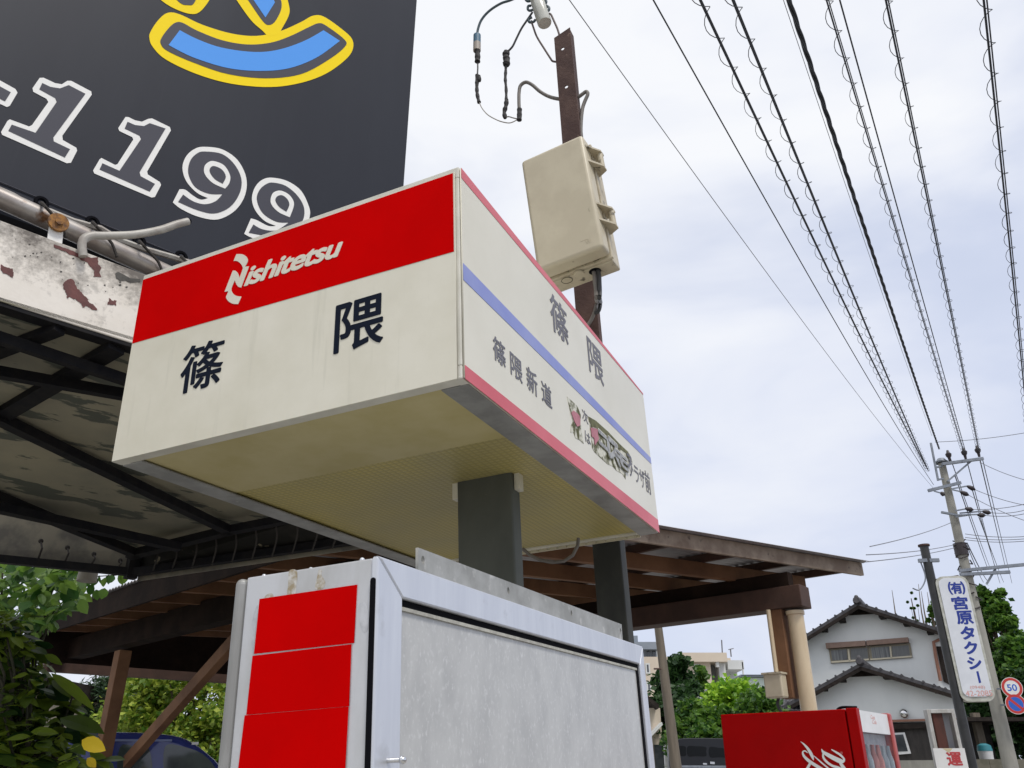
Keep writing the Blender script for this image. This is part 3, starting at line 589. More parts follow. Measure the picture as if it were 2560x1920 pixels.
# service cable: curved conductors, connectors, tape, insulator
def c9(l, hh=-.02): q = PP.off(hh); return [q.hit(o9[0] + x / s9, o9[1] + y / s9) for x, y in l]
def wobble(P, r, amp):
    P = dens(P, 3); return dens(P, 2), [r * (1 + amp * .6 * (math.sin(i * 1.1 + len(P)) * .4 + random.random() * .4 - .1)) for i in range(2 * (len(P) - 1) + 1)]
sv = thing('service_cable', 'spliced overhead service cable with taped joints hanging beside the rusty upright', 'cable', c9([(500, 700)])[0])
m_ = MB(); m_.tube(dens(c9([(900, -260), (740, -90), (580, -3), (450, 42), (310, 132), (215, 240), (172, 350), (160, 432)])), .0062, 8); m_.build('conductor', cable_blue, sv, smooth=True)
a, b_, c_ = c9([(160, 430), (159, 528), (158, 622)]); m_ = MB(); m_.cyl(a, b_, .0183, 16); m_.build('connector_cap', mk('blue_connector', (.06, .14, .21), rough=.5), sv, smooth=True)
m_ = MB(); m_.cyl(b_, c_, .0186, 16); m_.build('connector_body', mk('beige_connector', (.33, .29, .25), rough=.5), sv, smooth=True)
def taped(pts, r, amp=.6): P, rs = wobble(c9(pts), r, amp); m_ = MB(); m_.tube(P, rs, 9); m_.build('taped_joint', tape_m, sv)
taped([(163, 620), (166, 690), (164, 752)], .0135, .35)
taped([(160, 915), (158, 1000), (157, 1090), (165, 1170), (184, 1250)], .0085, .5)
taped([(182, 925), (188, 990)], .009, .5)
taped([(522, 630), (510, 680), (522, 740), (512, 800)], .0155, .6)
taped([(512, 790), (508, 880), (504, 970), (514, 1090), (515, 1220)], .0068, .6)
taped([(520, 1215), (512, 1290), (492, 1370), (502, 1440)], .0095, .6)
taped([(677, 1330), (676, 1400), (674, 1466)], .0112, .3)
for r, l, mm in ((.0038, [(166, 750), (168, 830), (162, 925)], cable_dark), (.0026, [(184, 1240), (220, 1320), (290, 1400), (380, 1453), (460, 1485), (550, 1500), (610, 1482), (665, 1450)], tube_white),
                 (.0028, [(508, 1432), (545, 1423), (590, 1436), (655, 1452)], cable_grey), (.0050, [(835, 150), (770, 245), (700, 350), (640, 470), (590, 570), (522, 640)], cable_dark)):
    m_ = MB(); m_.tube(dens(c9(l)), r, 8); m_.build('conductor', mm, sv, smooth=True)
m_ = MB(); m_.tube(dens(c9([(674, 1350), (670, 1230), (672, 1130), (690, 1045), (755, 1003), (835, 1038), (925, 1115), (1030, 1175), (1150, 1207), (1270, 1215), (1380, 1190), (1440, 1152), (1490, 1118), (1510, 1150), (1475, 1235), (1445, 1330), (1428, 1500), (1425, 1680)], -.03)), .0082, 10); m_.build('sheathed_cable', cable_grey, sv, smooth=True)
for l in ([(1040, 165), (1062, 180), (1095, 250), (1135, 340), (1155, 400), (1165, 440)], [(820, 255), (850, 345), (890, 450), (970, 580), (1050, 705), (1080, 745), (1130, 755)]):
    m_ = MB(); m_.tube(dens(c9(l)), .0048, 8); m_.build('bail_wire', steel_bail, sv, smooth=True)
ins = thing('porcelain_insulator', 'white porcelain strain insulator hanging above the rusty upright', 'insulator', c9([(940, 160)])[0])
a, b_, c_ = c9([(905, 40), (985, 285), (880, -45)]); d_ = (b_ - a).normalized()
m_ = MB(); m_.tube([a, a + d_ * .004, b_ - d_ * .004, b_], [.031, .0345, .034, .032], 20); m_.tube([c_, c_ + d_ * .004, a - d_ * .006, a - d_ * .002], [.03, .034, .034, .026], 20); m_.build('porcelain_body', porcelain, ins, smooth=True)
for l in ([(815, 70), (785, 75), (778, 110), (800, 130), (840, 120)], [(1005, 70), (1035, 90), (1038, 120), (1015, 140), (990, 120)], [(985, -15), (1002, 10), (998, 40), (970, 50)], [(790, -20), (755, -5), (775, 15), (805, 12)], [(830, 210), (790, 235), (800, 272), (850, 265), (870, 240)]):
    m_ = MB(); m_.tube(dens(c9(l)), .0062, 8); m_.build('tie_wire', cable_blue, ins, smooth=True)

# ------------------------------------------------------------------ shop canopy: peeling fascia, awning, black frame
Ad = V((.731, .682, 0)).normalized(); A0 = at_z(0, 752, 2.85)
PF = Pl(A0, Ad, UP); BKD = -PF.n
cano = thing('shop_canopy', 'shop canopy with peeling white fascia and a stained awning on a black frame', 'canopy', (A0.x - 1.5, A0.y + .8, 0))
fz0, fz1 = 0.0, PF.hit(0, 550).z - A0.z
m_ = MB(); m_.box(A0, Ad, UP, BKD, (-2.4, 2.3), (fz0, fz1), (0, .07)); fas = m_.build('fascia_board', fascia_m, cano, bevel=.004, M=PF.M())
o11, s11 = (0, 460), 2.458
def fpatch(l, mm=primer_m, h=.0006):
    if mm is primer_m:                             # ragged torn paint edge
        q = []
        for i in range(len(l)):
            p0, p1 = l[i], l[(i + 1) % len(l)]; q.append(p0)
            q += [(p0[0] + (p1[0] - p0[0]) * t / 4 + random.uniform(-4.5, 4.5), p0[1] + (p1[1] - p0[1]) * t / 4 + random.uniform(-4.5, 4.5)) for t in (1, 2, 3)]
        l = q
    flat(PF, [l], 'peeled_patch', mm, cano, h, .0012, org=o11, sc=s11)
fpatch([(390, 610), (425, 585), (450, 590), (465, 625), (490, 660), (530, 695), (545, 725), (575, 745), (597, 775), (560, 770), (530, 750), (505, 758), (500, 735), (470, 715), (430, 695), (410, 700), (408, 670), (388, 640)])
fpatch([(330, 372), (400, 395), (470, 425), (560, 455), (605, 450), (600, 490), (622, 515), (610, 545), (622, 572), (572, 570), (580, 535), (555, 510), (530, 480), (470, 450), (380, 410), (335, 390)])
fpatch([(660, 738), (668, 703), (690, 718), (714, 716), (713, 748), (690, 745), (665, 742)])
fpatch([(5, 495), (45, 515), (75, 520), (85, 545), (75, 580), (50, 560), (20, 550), (5, 530)])
fpatch([(708, 550), (725, 540), (760, 558), (800, 580), (860, 585), (862, 600), (800, 608), (770, 595), (735, 595), (712, 575)], mildew_m)
rg = random.Random(3)
for k in range(32):                                # mildew specks, thick along the top
    x = rg.uniform(0, 860); yt = 235 + x * .385; y = yt + abs(rg.gauss(0, 95)) + 25
    r = rg.uniform(1.5, 7)
    fpatch([(x + r * rg.uniform(.5, 1.5) * math.cos(a * .9), y + r * rg.uniform(.4, 1.2) * math.sin(a * .9)) for a in range(7)], mildew_m, .0003)
Bp = PF.hit(1568, 1218); Kp = at(338, 1382, 4.41)
an = (Bp - A0).cross(Kp - A0).normalized()
if an.z > 0: an = -an                              # pointing down
AW = Pl(A0, Ad, an.cross(Ad)); 
if AW.n.z > 0: AW = Pl(A0, Ad, -(an.cross(Ad)))
c1p = A0 - Ad * 2.4; c2p = AW.hit(-700, 1000)
m_ = MB(); m_.prism([c1p, A0, Bp, Kp, AW.hit(0, 1246), c2p], V((0, 0, .012))); m_.build('awning_sheet', awning_m, cano, M=AW.M())
def fbar(p, q, wd, h=.04, drop=.03):
    a, b = AW.off(drop).hit(*p), AW.off(drop).hit(*q); d = (b - a).normalized(); mm = MB(); mm.bar(a - d * .04, b + d * .02, wd, h, AW.n); return mm.build('frame_bar', frame_black, cano)
fbar((-1100, 1690), (283, 874), .06, h=.03, drop=.016); fbar((-900, 1220), (138, 826), .042, h=.03, drop=.016); fbar((-400, 712), (330, 955), .022, drop=.06); fbar((-500, 842), (330, 990), .026, drop=.06)
m_ = MB(); m_.box(A0, Ad, UP, BKD, (-2.4, 2.3), (-.014, -.0005), (.004, .06)); m_.build('fascia_lip', frame_black, cano)
fbar((-700, 706), (572, 1326), .042); fbar((-700, 957), (342, 1385), .04); fbar((-600, 1140), (440, 1366), .04, drop=.07)
fbar((338, 1384), (572, 1326), .046); fbar((572, 1326), (900, 1262), .042)
def lower(p, z): return at_z(*p, z)
lowz = 2.93
lk = Kp + V((0, 0, -.16)); ll = AW.hit(-250, 1285) * 1.0; 
m_ = MB(); m_.bar(Kp, Kp + V((0, 0, -.14)), .055, .055, Ad); m_.build('frame_upright', frame_black, cano)
kY = Kp.y
lpA, lpK, lpB = at(-220, 1376, kY - .25), at(336, 1431, kY), at(905, 1348, kY - .1)
for a, b in ((lpA, lpK), (lpK, lpB)):
    m_ = MB(); m_.bar(a, b, .045, .04); m_.build('lower_rail', frame_black, cano)
up1, up2 = at(-220, 1150, kY - .2), AW.off(.03).hit(905, 1262)
m_ = MB(); m_.prism([lpA + V((0, .05, .02)), lpK + V((0, .05, .02)), Kp + V((0, .05, .02)), up1 + V((0, .05, .06))], V((0, .008, 0))); m_.build('awning_skirt', skirt_m, cano)
m_ = MB(); m_.prism([lpK + V((-.15, .08, 0)), lpB + V((0, .08, 0)), up2 + V((0, .08, .04)), Kp + V((-.15, .08, .05))], V((0, .008, 0))); m_.build('awning_valance', valance_m, cano)
m_ = MB(); m_.prism([lpK + V((0, .05, -.036)), lpB + V((0, .05, -.036)), lpB + V((0, .05, .006)), lpK + V((0, .05, .006))], V((0, .008, 0))); m_.build('awning_hem', skirt_m, cano)
for k in range(11):                               # lacing between the awning edge and the lower rail
    t = .08 + .088 * k
    for (a, b, c, d) in ((lpK, lpB, Kp, up2),):
        p, q = a.lerp(b, t), c.lerp(d, t + .03); mid = p.lerp(q, .5) + V((.03, -.05, -.01)); m_ = MB(); m_.tube(dens([p + V((0, 0, -.025)), mid, q]), .0045, 6); m_.build('lacing', rope_m, cano)
for k in range(4):
    t = .55 + .12 * k; p, q = lpA.lerp(lpK, t), up1.lerp(Kp, t + .05); m_ = MB(); q = p.lerp(q, .45); m_.tube([p, p.lerp(q, .6) + V((.03, -.03, 0)), q], .005, 6); m_.sphere(q, .013, 8, 6); m_.build('lacing', rope_m, cano)
m_ = MB(); m_.box(A0, Ad, UP, BKD, (-2.4, 2.25), (fz1 - .10, fz1 - .06), (.07, 1.8)); m_.build('roof_deck', dark_roof, cano)
lp_ = at(220, 1436, kY + .3)
lamp = thing('hanging_lamp', 'small grey drum lamp hanging under the far edge of the awning', 'lamp', lp_)
m_ = MB(); m_.tube([lp_ + V((0, 0, .11)), lp_ + V((0, 0, .04)), lp_ + V((0, 0, -.04))], [.035, .05, .054], 18); m_.build('lamp_shade', mk('grey_lamp_housing', (.23, .21, .17), rough=.6), lamp, smooth=True)
m_ = MB(); m_.cyl(lp_ + V((0, 0, .11)), lp_ + V((0, 0, .3)), .01, 8); m_.build('stem', frame_black, lamp)

# ------------------------------------------------------------------ billboard on the canopy roof
PBd = PF.off(-.26)
bb = thing('billboard', 'charcoal roof billboard with outlined digits and a yellow and blue emblem', 'billboard', PBd.pt(0, fz1))
re_ = PBd.uv(1009, 463)[0]; bz = PBd.uv(0, 470)[1]; bz2 = PBd.uv(434, 650)[1]
m_ = MB(); m_.box(PBd.o, PBd.a, PBd.up, -PBd.n, (-2.6, re_), (bz - .10, 3.8), (0, .05)); m_.build('banner', bb_m, bb, M=PBd.M())
o12, s12 = (0, 0), 2.0736
def art(loops, name, mm, h, sm=False): flat(PBd, loops, name, mm, bb, h, .0008, org=o12, sc=s12, sm=sm)
C1 = 1
art([[(780, 165), (820, 105), (868, 68), (930, 75), (1050, 130), (1200, 175), (1330, 187), (1450, 163), (1560, 115), (1620, 83), (1675, 86), (1760, 143), (1822, 200), (1828, 255), (1790, 310), (1690, 382), (1560, 430), (1400, 452), (1200, 435), (1020, 385), (860, 310), (792, 245), (774, 200)]], 'emblem', bb_yellow, .001, True)
art([[(1190, -60, 1), (1225, 0), (1300, 105), (1360, 160), (1390, 186), (1440, 180), (1460, 150), (1498, 75), (1495, 20), (1470, -60, 1)]], 'emblem', bb_yellow, .0012, True)
art([[(780, -60, 1), (835, 2), (905, 46), (985, 73), (1035, 62), (1085, 0), (1105, -60, 1)]], 'emblem', bb_yellow, .001, True)
art([[(915, 117), (880, 140), (838, 195), (832, 228), (868, 266), (1000, 325), (1180, 385), (1380, 407), (1560, 385), (1700, 312), (1785, 245), (1785, 207), (1690, 135), (1650, 122), (1600, 142), (1500, 190), (1400, 223), (1280, 232), (1150, 210), (1020, 160), (950, 122)]], 'emblem', bb_dark, .0022, True)
art([[(1240, -60, 1), (1290, 10), (1360, 110), (1392, 131), (1425, 112), (1456, 50), (1455, 0), (1430, -60, 1)]], 'emblem', bb_dark, .0022, True)
art([[(860, -60, 1), (930, 15), (972, 28), (1005, 18), (1035, -60, 1)]], 'emblem', bb_dark, .0022, True)
art([[(930, 159, 1), (872, 236, 1), (1000, 300), (1180, 355), (1350, 370), (1500, 355), (1640, 300), (1760, 214, 1), (1675, 159, 1), (1580, 212), (1450, 258), (1320, 272), (1150, 250), (1020, 205)]], 'emblem', bb_blue, .0034, True)
art([[(1270, -60, 1), (1374, 93, 1), (1423, 15, 1), (1390, -60, 1)]], 'emblem', bb_blue, .0034, True)
D1o = [(205, 405), (168, 458), (172, 477), (240, 513), (250, 530), (165, 650), (150, 657), (50, 620), (38, 628), (5, 685), (10, 700), (345, 847), (367, 845), (399, 782), (395, 767), (325, 727), (322, 705), (475, 492), (472, 475), (368, 420), (348, 420), (320, 438), (285, 432), (225, 404)]
D1i = [(218, 432), (203, 465), (285, 510), (293, 530), (183, 690), (60, 648), (42, 680), (335, 818), (362, 775), (278, 735), (275, 715), (442, 488), (355, 443), (310, 460), (260, 452)]
D2o = [(650, 607), (612, 665), (618, 680), (685, 712), (690, 725), (608, 852), (596, 856), (525, 820), (515, 828), (482, 885), (488, 900), (785, 1025), (802, 1022), (834, 960), (828, 945), (765, 905), (762, 890), (885, 677), (880, 660), (788, 615), (768, 617), (735, 632), (700, 625), (665, 608)]
D2i = [(660, 633), (645, 668), (722, 705), (730, 722), (618, 887), (530, 848), (515, 880), (775, 995), (802, 955), (728, 915), (722, 895), (857, 668), (775, 640), (745, 655), (700, 650)]
art([D1o], 'digit', bb_white, .001); art([D1i], 'digit', bb_dark, .0022); art([D2o], 'digit', bb_white, .001); art([D2i], 'digit', bb_dark, .0022)
art([[(-60, 385), (80, 463), (90, 482), (50, 550), (35, 556), (-60, 512)]], 'digit', bb_white, .001); art([[(-60, 418), (55, 480), (25, 527), (-60, 485)]], 'digit', bb_dark, .0022)
art([[(1060, 762), (1150, 775), (1230, 830), (1275, 920), (1270, 1010), (1220, 1090), (1130, 1138), (1030, 1125), (940, 1085), (895, 1050, 1), (930, 982, 1), (960, 985), (1000, 1015), (1040, 1036), (1078, 1028, 1), (1020, 1000), (965, 940), (945, 870), (965, 810), (1010, 772)]], 'digit', bb_white, .001, True)
art([[(1060, 787), (1150, 800), (1215, 855), (1250, 930), (1240, 1005), (1190, 1075), (1110, 1108), (1020, 1090), (922, 1048, 1), (948, 1010, 1), (1000, 1045), (1060, 1060), (1115, 1045), (1152, 1008, 1), (1080, 1005), (1010, 970), (975, 900), (985, 835), (1020, 797)]], 'digit', bb_dark, .0022, True)
art([[(1110, 838), (1160, 860), (1190, 910), (1187, 950), (1165, 980, 1), (1100, 950), (1060, 905), (1058, 865), (1080, 842)]], 'digit', bb_white, .0034, True)
art([[(1110, 864), (1148, 882), (1168, 918), (1152, 955, 1), (1110, 930), (1085, 893), (1090, 870)]], 'digit', bb_dark, .0046, True)
art([[(1410, 922), (1490, 940), (1560, 990), (1600, 1070), (1605, 1120), (1580, 1190), (1500, 1245), (1400, 1255), (1310, 1235), (1265, 1213, 1), (1300, 1133, 1), (1330, 1142), (1390, 1172), (1430, 1172, 1), (1370, 1145), (1322, 1090), (1305, 1030), (1322, 970), (1360, 932)]], 'digit', bb_white, .001, True)
art([[(1415, 948), (1480, 965), (1540, 1015), (1575, 1080), (1565, 1150), (1500, 1210), (1400, 1225), (1288, 1208, 1), (1312, 1165, 1), (1360, 1190), (1430, 1195), (1495, 1155, 1), (1430, 1150), (1360, 1105), (1330, 1035), (1345, 985), (1380, 955)]], 'digit', bb_dark, .0022, True)
art([[(1460, 992), (1500, 1015), (1522, 1060), (1500, 1128, 1), (1440, 1100), (1402, 1055), (1408, 1010), (1430, 993)]], 'digit', bb_white, .0034, True)
art([[(1460, 1015), (1487, 1035), (1497, 1065), (1482, 1100, 1), (1445, 1075), (1425, 1042), (1435, 1020)]], 'digit', bb_dark, .0046, True)
hemp = PBd.off(.004); m_ = MB(); m_.tube([hemp.hit(-200, 365), hemp.hit(0, 455), hemp.hit(434, 633), hemp.hit(700, 742)], .0025, 5); m_.build('hem_seam', bb_dark, bb)
PPi = PF.off(-.165)
pb2 = PPi.hit(900, 905); pa = PPi.hit(-200, 405); pa = pa + (pa - pb2).normalized() * 1.4
m_ = MB(); m_.tube([pa.lerp(pb2, k / 40) for k in range(41)], .037, 16); m_.build('support_pipe', pipe_m, bb, smooth=True)
for (x, y) in ((215, 1050), (480, 1152), (722, 1250), (940, 1330)):
    e = PPi.off(-.06).hit(x / s12, y / s12); m_ = MB(); ring = [e + PBd.a * (.019 * math.cos(a * math.pi / 8)) + UP * (.019 * math.sin(a * math.pi / 8)) for a in range(17)]
    m_.tube(ring, .008, 6, cap=False); m_.build('eyelet', black_m, bb, smooth=True)
    q = [PPi.off(.055).hit((x + dx) / s12, (y + dy) / s12) for dx, dy in ((10, 10), (55, 60), (100, 110), (125, 180))]; m_ = MB(); m_.tube(dens([e] + q, 3), .006, 6); m_.build('lacing_rope', rope_m, bb, smooth=True)
fold = PF.off(-.225)
m_ = MB(); m_.tube([fold.hit(x / s12, y / s12) + V((0, 0, .006 * math.sin(i * 1.7))) for i, (x, y) in enumerate(((-60, 960), (60, 1020), (180, 1075), (260, 1090), (380, 1150), (520, 1190), (620, 1240), (760, 1290), (900, 1340), (1000, 1370)))], .012, 6); m_.build('banner_lower_edge', tube_white, bb, smooth=True)
br = PF.off(-.09); m_ = MB(); m_.prism([br.hit(x / s12, y / s12) for x, y in ((258, 1160), (332, 1165), (318, 1300), (240, 1270))], -PF.n * .006); m_.build('pipe_bracket', bb_white, bb)
m_ = MB(); c = br.off(.004).hit(300 / s12, 1158 / s12); m_.cyl(c, c + PF.n * .012, .034, 18); m_.cyl(c, c + PF.n * .02, .013, 12); m_.build('rusty_bolt', rust_orange, bb, smooth=True)
wp = PF.off(.02)
wt_ = thing('bent_tube', 'loose bent white plastic tube sticking out over the peeling fascia', 'tube', wp.hit(205, 600))
m_ = MB(); m_.tube(dens([wp.hit(x / s12, y / s12) for x, y in ((432, 1330), (425, 1275), (435, 1240), (475, 1222), (560, 1222), (700, 1216), (830, 1192), (910, 1165), (975, 1148))]), .0145, 10); m_.build('tube_wall', tube_white, wt_, smooth=True)
m_ = MB(); q = wp.hit(977 / s12, 1147 / s12); m_.sphere(q, .012, 8, 6); m_.build('tube_mouth', black_m, wt_)

# ------------------------------------------------------------------ timber carport with corrugated roof
RN, RL, RR = (at(x, y, Y) - V((0, 0, .085)) for x, y, Y in ((1023, 1212, 4.3), (115, 1540, 9.2), (2148, 1403, 7.13)))
e1 = RL - RN; e2 = RR - RN; l1, l2 = e1.length, e2.length; e1n, e2n = e1.normalized(), e2.normalized()
rn_ = e2.cross(e1).normalized(); rn_ = rn_ if rn_.z > 0 else -rn_
def rp3(a, b, h=0): return RN + e1n * a + e2n * b + rn_ * h                         # along eave, along rafters, above roof
cp = thing('carport', 'brown timber carport with a corrugated roof and a beige round post', 'carport', V((rp3(l1 / 2, l2 / 2).x, rp3(l1 / 2, l2 / 2).y, 0)))
m_ = MB(); na = 480; vs = []; fs = []
for i in range(na + 1):
    a = -.1 + (l1 + .2) * i / na; h = .075 + .009 * math.sin(2 * math.pi * a / .076)
    vs += [rp3(a, -.08, h), rp3(a, l2 + .03, h)]
    if i: fs.append((2 * i - 2, 2 * i - 1, 2 * i + 1, 2 * i))
m_.add(vs, fs); m_.build('roof_sheet', roof_sheet, cp, smooth='all')
PRH = .07
nb = 7
for k in range(nb):                               # purlins along the eave
    b = .03 + (l2 - .08) * k / (nb - 1)
    m_ = MB(); m_.box(rp3(0, b), e1n, e2n, rn_, (.001, l1 + .05), (-.022, .022), (.0, .062)); m_.build('purlin', wood_dark, cp)
m_ = MB(); m_.box(rp3(0, 0), e1n, e2n, rn_, (-.03, .0), (-.06, l2 - .02), (-.045, .062)); m_.build('fascia_board', wood_grey, cp)
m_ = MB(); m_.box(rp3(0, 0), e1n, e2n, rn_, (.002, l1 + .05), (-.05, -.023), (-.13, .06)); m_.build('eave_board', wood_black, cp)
ra = [.46 + .64 * k for k in range(int((l1 - .5) / .64) + 1)]
for a in ra:
    m_ = MB(); m_.box(rp3(a, 0), e1n, e2n, rn_, (-.03, .03), (.02, l2 * .965), (-.115, -.001)); m_.build('rafter', wood_m, cp, bevel=.004)
g1a, g1b = at_z(2019, 1525, 2.64), at_z(1568, 1581, 2.64)
gd = (g1b - g1a).normalized(); gs = gd.cross(UP)
bG1 = (g1a - RN).dot(e2n)
top1 = rp3(0, bG1, -.116).z - g1a.z
m_ = MB(); m_.box(g1a, gd, gs, UP, (0, l1 + .6), (-.09, .09), (.02, .185)); m_.build('girder', wood_dark, cp, bevel=.006)
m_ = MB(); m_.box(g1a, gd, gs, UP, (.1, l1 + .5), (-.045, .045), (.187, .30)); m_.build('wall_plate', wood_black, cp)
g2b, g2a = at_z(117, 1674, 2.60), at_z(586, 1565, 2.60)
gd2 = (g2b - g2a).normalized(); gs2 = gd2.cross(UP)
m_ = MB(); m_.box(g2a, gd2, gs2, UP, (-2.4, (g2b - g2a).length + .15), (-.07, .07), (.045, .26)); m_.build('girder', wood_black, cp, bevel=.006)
# posts and brace (left), end beam
pY = g2a.lerp(g2b, .62); pl_ = at(293, 1640, 1); 
def on_line(x, y, p, d):                          # nearest point of line p+t*d to the view ray through a point
    r = ray(x, y).normalized(); n = r.cross(d); n2 = d.cross(n); return CAM + r * ((p - CAM).dot(n2) / r.dot(n2))
pc = on_line(308, 1630, g2a, gd2)
m_ = MB(); m_.box((pc.x, pc.y, 0), gd2, gs2, UP, (-.07, .07), (-.06, .06), (-.05, 2.61)); m_.build('post', wood_m, cp, bevel=.006)
b1_, b2_ = on_line(600, 1642, g2a, gd2), on_line(318, 1905, V((pc.x, pc.y, 0)), UP)
m_ = MB(); m_.bar(b2_, V((b1_.x, b1_.y, 2.56)), .075, .11); m_.build('brace', wood_m, cp, bevel=.005)
eb = on_line(130, 1675, g2a, gd2)
m_ = MB(); q = V((eb.x, eb.y, 2.58)); ed = V((e2n.x, e2n.y, 0)).normalized(); m_.box(q, ed, ed.cross(UP), UP, (-.1, l2 * .9), (-.05, .05), (-.02, .2)); m_.build('end_beam', wood_dark, cp)
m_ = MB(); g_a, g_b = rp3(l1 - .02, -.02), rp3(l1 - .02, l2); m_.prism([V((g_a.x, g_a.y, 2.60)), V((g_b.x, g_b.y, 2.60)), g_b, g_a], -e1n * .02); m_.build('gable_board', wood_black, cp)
m_ = MB(); q2 = rp3(l1 * .55, .9, -.15); 
lampf = thing('tube_lamp', 'unlit white tube lamp fitting fixed under the carport roof', 'lamp', rp3(l1 * .62, l2 * .55, -.2))
q2 = rp3(l1 * .62, l2 * .25, -.135); m_ = MB(); m_.bar(q2, q2 + e2n * 1.25, .07, .035, rn_); m_.build('fitting', vm_white, lampf)
m_ = MB(); m_.cyl(q2 - rn_ * .035, q2 - rn_ * .035 + e2n * 1.2, .014, 10); m_.build('tube', vm_white, lampf, smooth=True)
# right side: hanging board, conduit, meter box, round post
rpst = on_line(1986, 1522, g1a, gd)
m_ = MB(); m_.tube([V((rpst.x, rpst.y, -.05)), V((rpst.x, rpst.y, 2.64))], .060, 24); m_.build('round_post', post_beige, cp, smooth=True)
m_ = MB(); m_.cyl(V((rpst.x, rpst.y, 2.615)), V((rpst.x, rpst.y, 2.642)), .07, 24); m_.build('post_cap', post_beige, cp, smooth=True)
m_ = MB(); hb = on_line(1941, 1500, g1a, gd) + gs * -.0
hbz = on_line(1970, 1747, V((hb.x, hb.y, 0)), UP).z
fs_ = -1 if gs.y > 0 else 1                        # side of the girder facing the camera
m_.box((hb.x, hb.y, 0), gd, gs, UP, (-.05, .05), (-.055, .055), (hbz, 2.66)); m_.build('hanging_board', wood_m, cp, bevel=.004)
m_ = MB(); cpos = V((hb.x, hb.y, 0)) + gd * .045 + gs * fs_ * .075; m_.cyl(cpos + UP * (hbz + .16), cpos + UP * 2.66, .017, 10); m_.build('conduit', post_beige, cp, smooth=True)
mbx = thing('meter_box', 'small beige switch box on the hanging timber board', 'switch box', cpos + UP * (hbz + .2))
m_ = MB(); m_.box(cpos + UP * (hbz - .0), gd, gs * fs_, UP, (-.07, .07), (-.01, .09), (0, .17)); m_.build('housing', beige_box, mbx, bevel=.01)
m_ = MB(); m_.box(cpos + UP * (hbz - .0), gd, gs * fs_, UP, (-.078, .078), (-.012, .10), (.165, .178)); m_.build('hood', beige_dirty, mbx)
m_ = MB(); m_.tube(dens([cpos + UP * (hbz + .02), cpos + UP * (hbz - .06) + gd * .02, cpos + UP * (hbz - .2) - gd * .08]), .012, 8); m_.build('cable', cable_dark, mbx, smooth=True)

# ------------------------------------------------------------------ vending machine
vz = 1.83
VC, VL, VR = at_z(2140, 1771, vz), at_z(1800.5, 1786.6, vz), at_z(2226, 1785.5, vz)
va = (VC - VL); vdep = va.length; va.normalize(); vb = V((-va.y, va.x, 0)); vb = vb if vb.dot(VR - VC) > 0 else -vb
vwid = (VR - VC).dot(vb)
vm = thing('vending_machine', 'red drink vending machine with white script on its side below the carport eave', 'vending machine', V((VL.x, VL.y, 0)))
seam = Pl(VL, va, UP).uv(2112, 1771)[0]
m_ = MB(); m_.box(VL, va, vb, UP, (0, seam - .004), (0, vwid), (-vz + .06, 0)); m_.build('cabinet', vm_red, vm, bevel=.006)
m_ = MB(); m_.box(VL, va, vb, UP, (seam + .004, vdep), (-.002, .05), (-vz + .06, .004)); m_.box(VL, va, vb, UP, (seam + .004, vdep - .05), (.05, vwid - .05), (-vz + .06, .004))
dr = m_.build('door', vm_red, vm, bevel=.012, seg=3)
m_ = MB(); m_.box(VL, va, vb, UP, (seam + .004, vdep + .004), (vwid - .05, vwid + .002), (-vz + .06, .004)); m_.build('door_edge', vm_pink, dr, bevel=.01)
VF = Pl(VC, vb, UP); VS = Pl(VL, va, UP)
m_ = MB(); m_.box(VC, vb, va, UP, (.05, vwid - .05), (-.05, -.008), (-.115, -.004)); hd = m_.build('header_panel', vm_white, dr)
m_ = MB(); m_.box(VC, vb, va, UP, (.05, vwid - .05), (-.05, -.045), (-1.0, -.118)); m_.build('display_back', vm_in, dr)
m_ = MB(); m_.box(VC, vb, va, UP, (.05, vwid - .05), (-.05, -.008), (-vz + .06, -1.0)); m_.build('lower_panel', vm_red, dr)
m_ = MB(); m_.box(VC, vb, va, UP, (.045, vwid - .045), (-.012, -.006), (-1.0, -.117))
gl = bpy.data.materials.new('clear_display_window'); gl.use_nodes = True; g_ = gl.node_tree.nodes['Principled BSDF']; g_.inputs['Transmission Weight'].default_value = 1; g_.inputs['Roughness'].default_value = .02; g_.inputs['IOR'].default_value = 1.05; g_.inputs['Specular IOR Level'].default_value = 1.0
m_.build('display_window', gl, dr)
rg = random.Random(11); bc = [(.45, .33, .18), (.60, .48, .30), (.62, .62, .60), (.50, .22, .2), (.36, .42, .46), (.55, .50, .42)]
for row in range(2):
    for k in range(6):
        p = VC + vb * (.075 + k * (vwid - .15) / 5) - va * .032 + UP * (-.40 - .32 * row); c = bc[rg.randrange(6)]
        m_ = MB(); m_.tube([p, p + UP * .14, p + UP * .175, p + UP * .21, p + UP * .225], [.023, .024, .014, .010, .010], 12)
        m_.build('sample_bottle', MATS.get('bottle%d' % k) or mk('bottle%d' % k, c, rough=.3), vm, smooth=True)
o13, s13 = (1950, 1760), 7.373
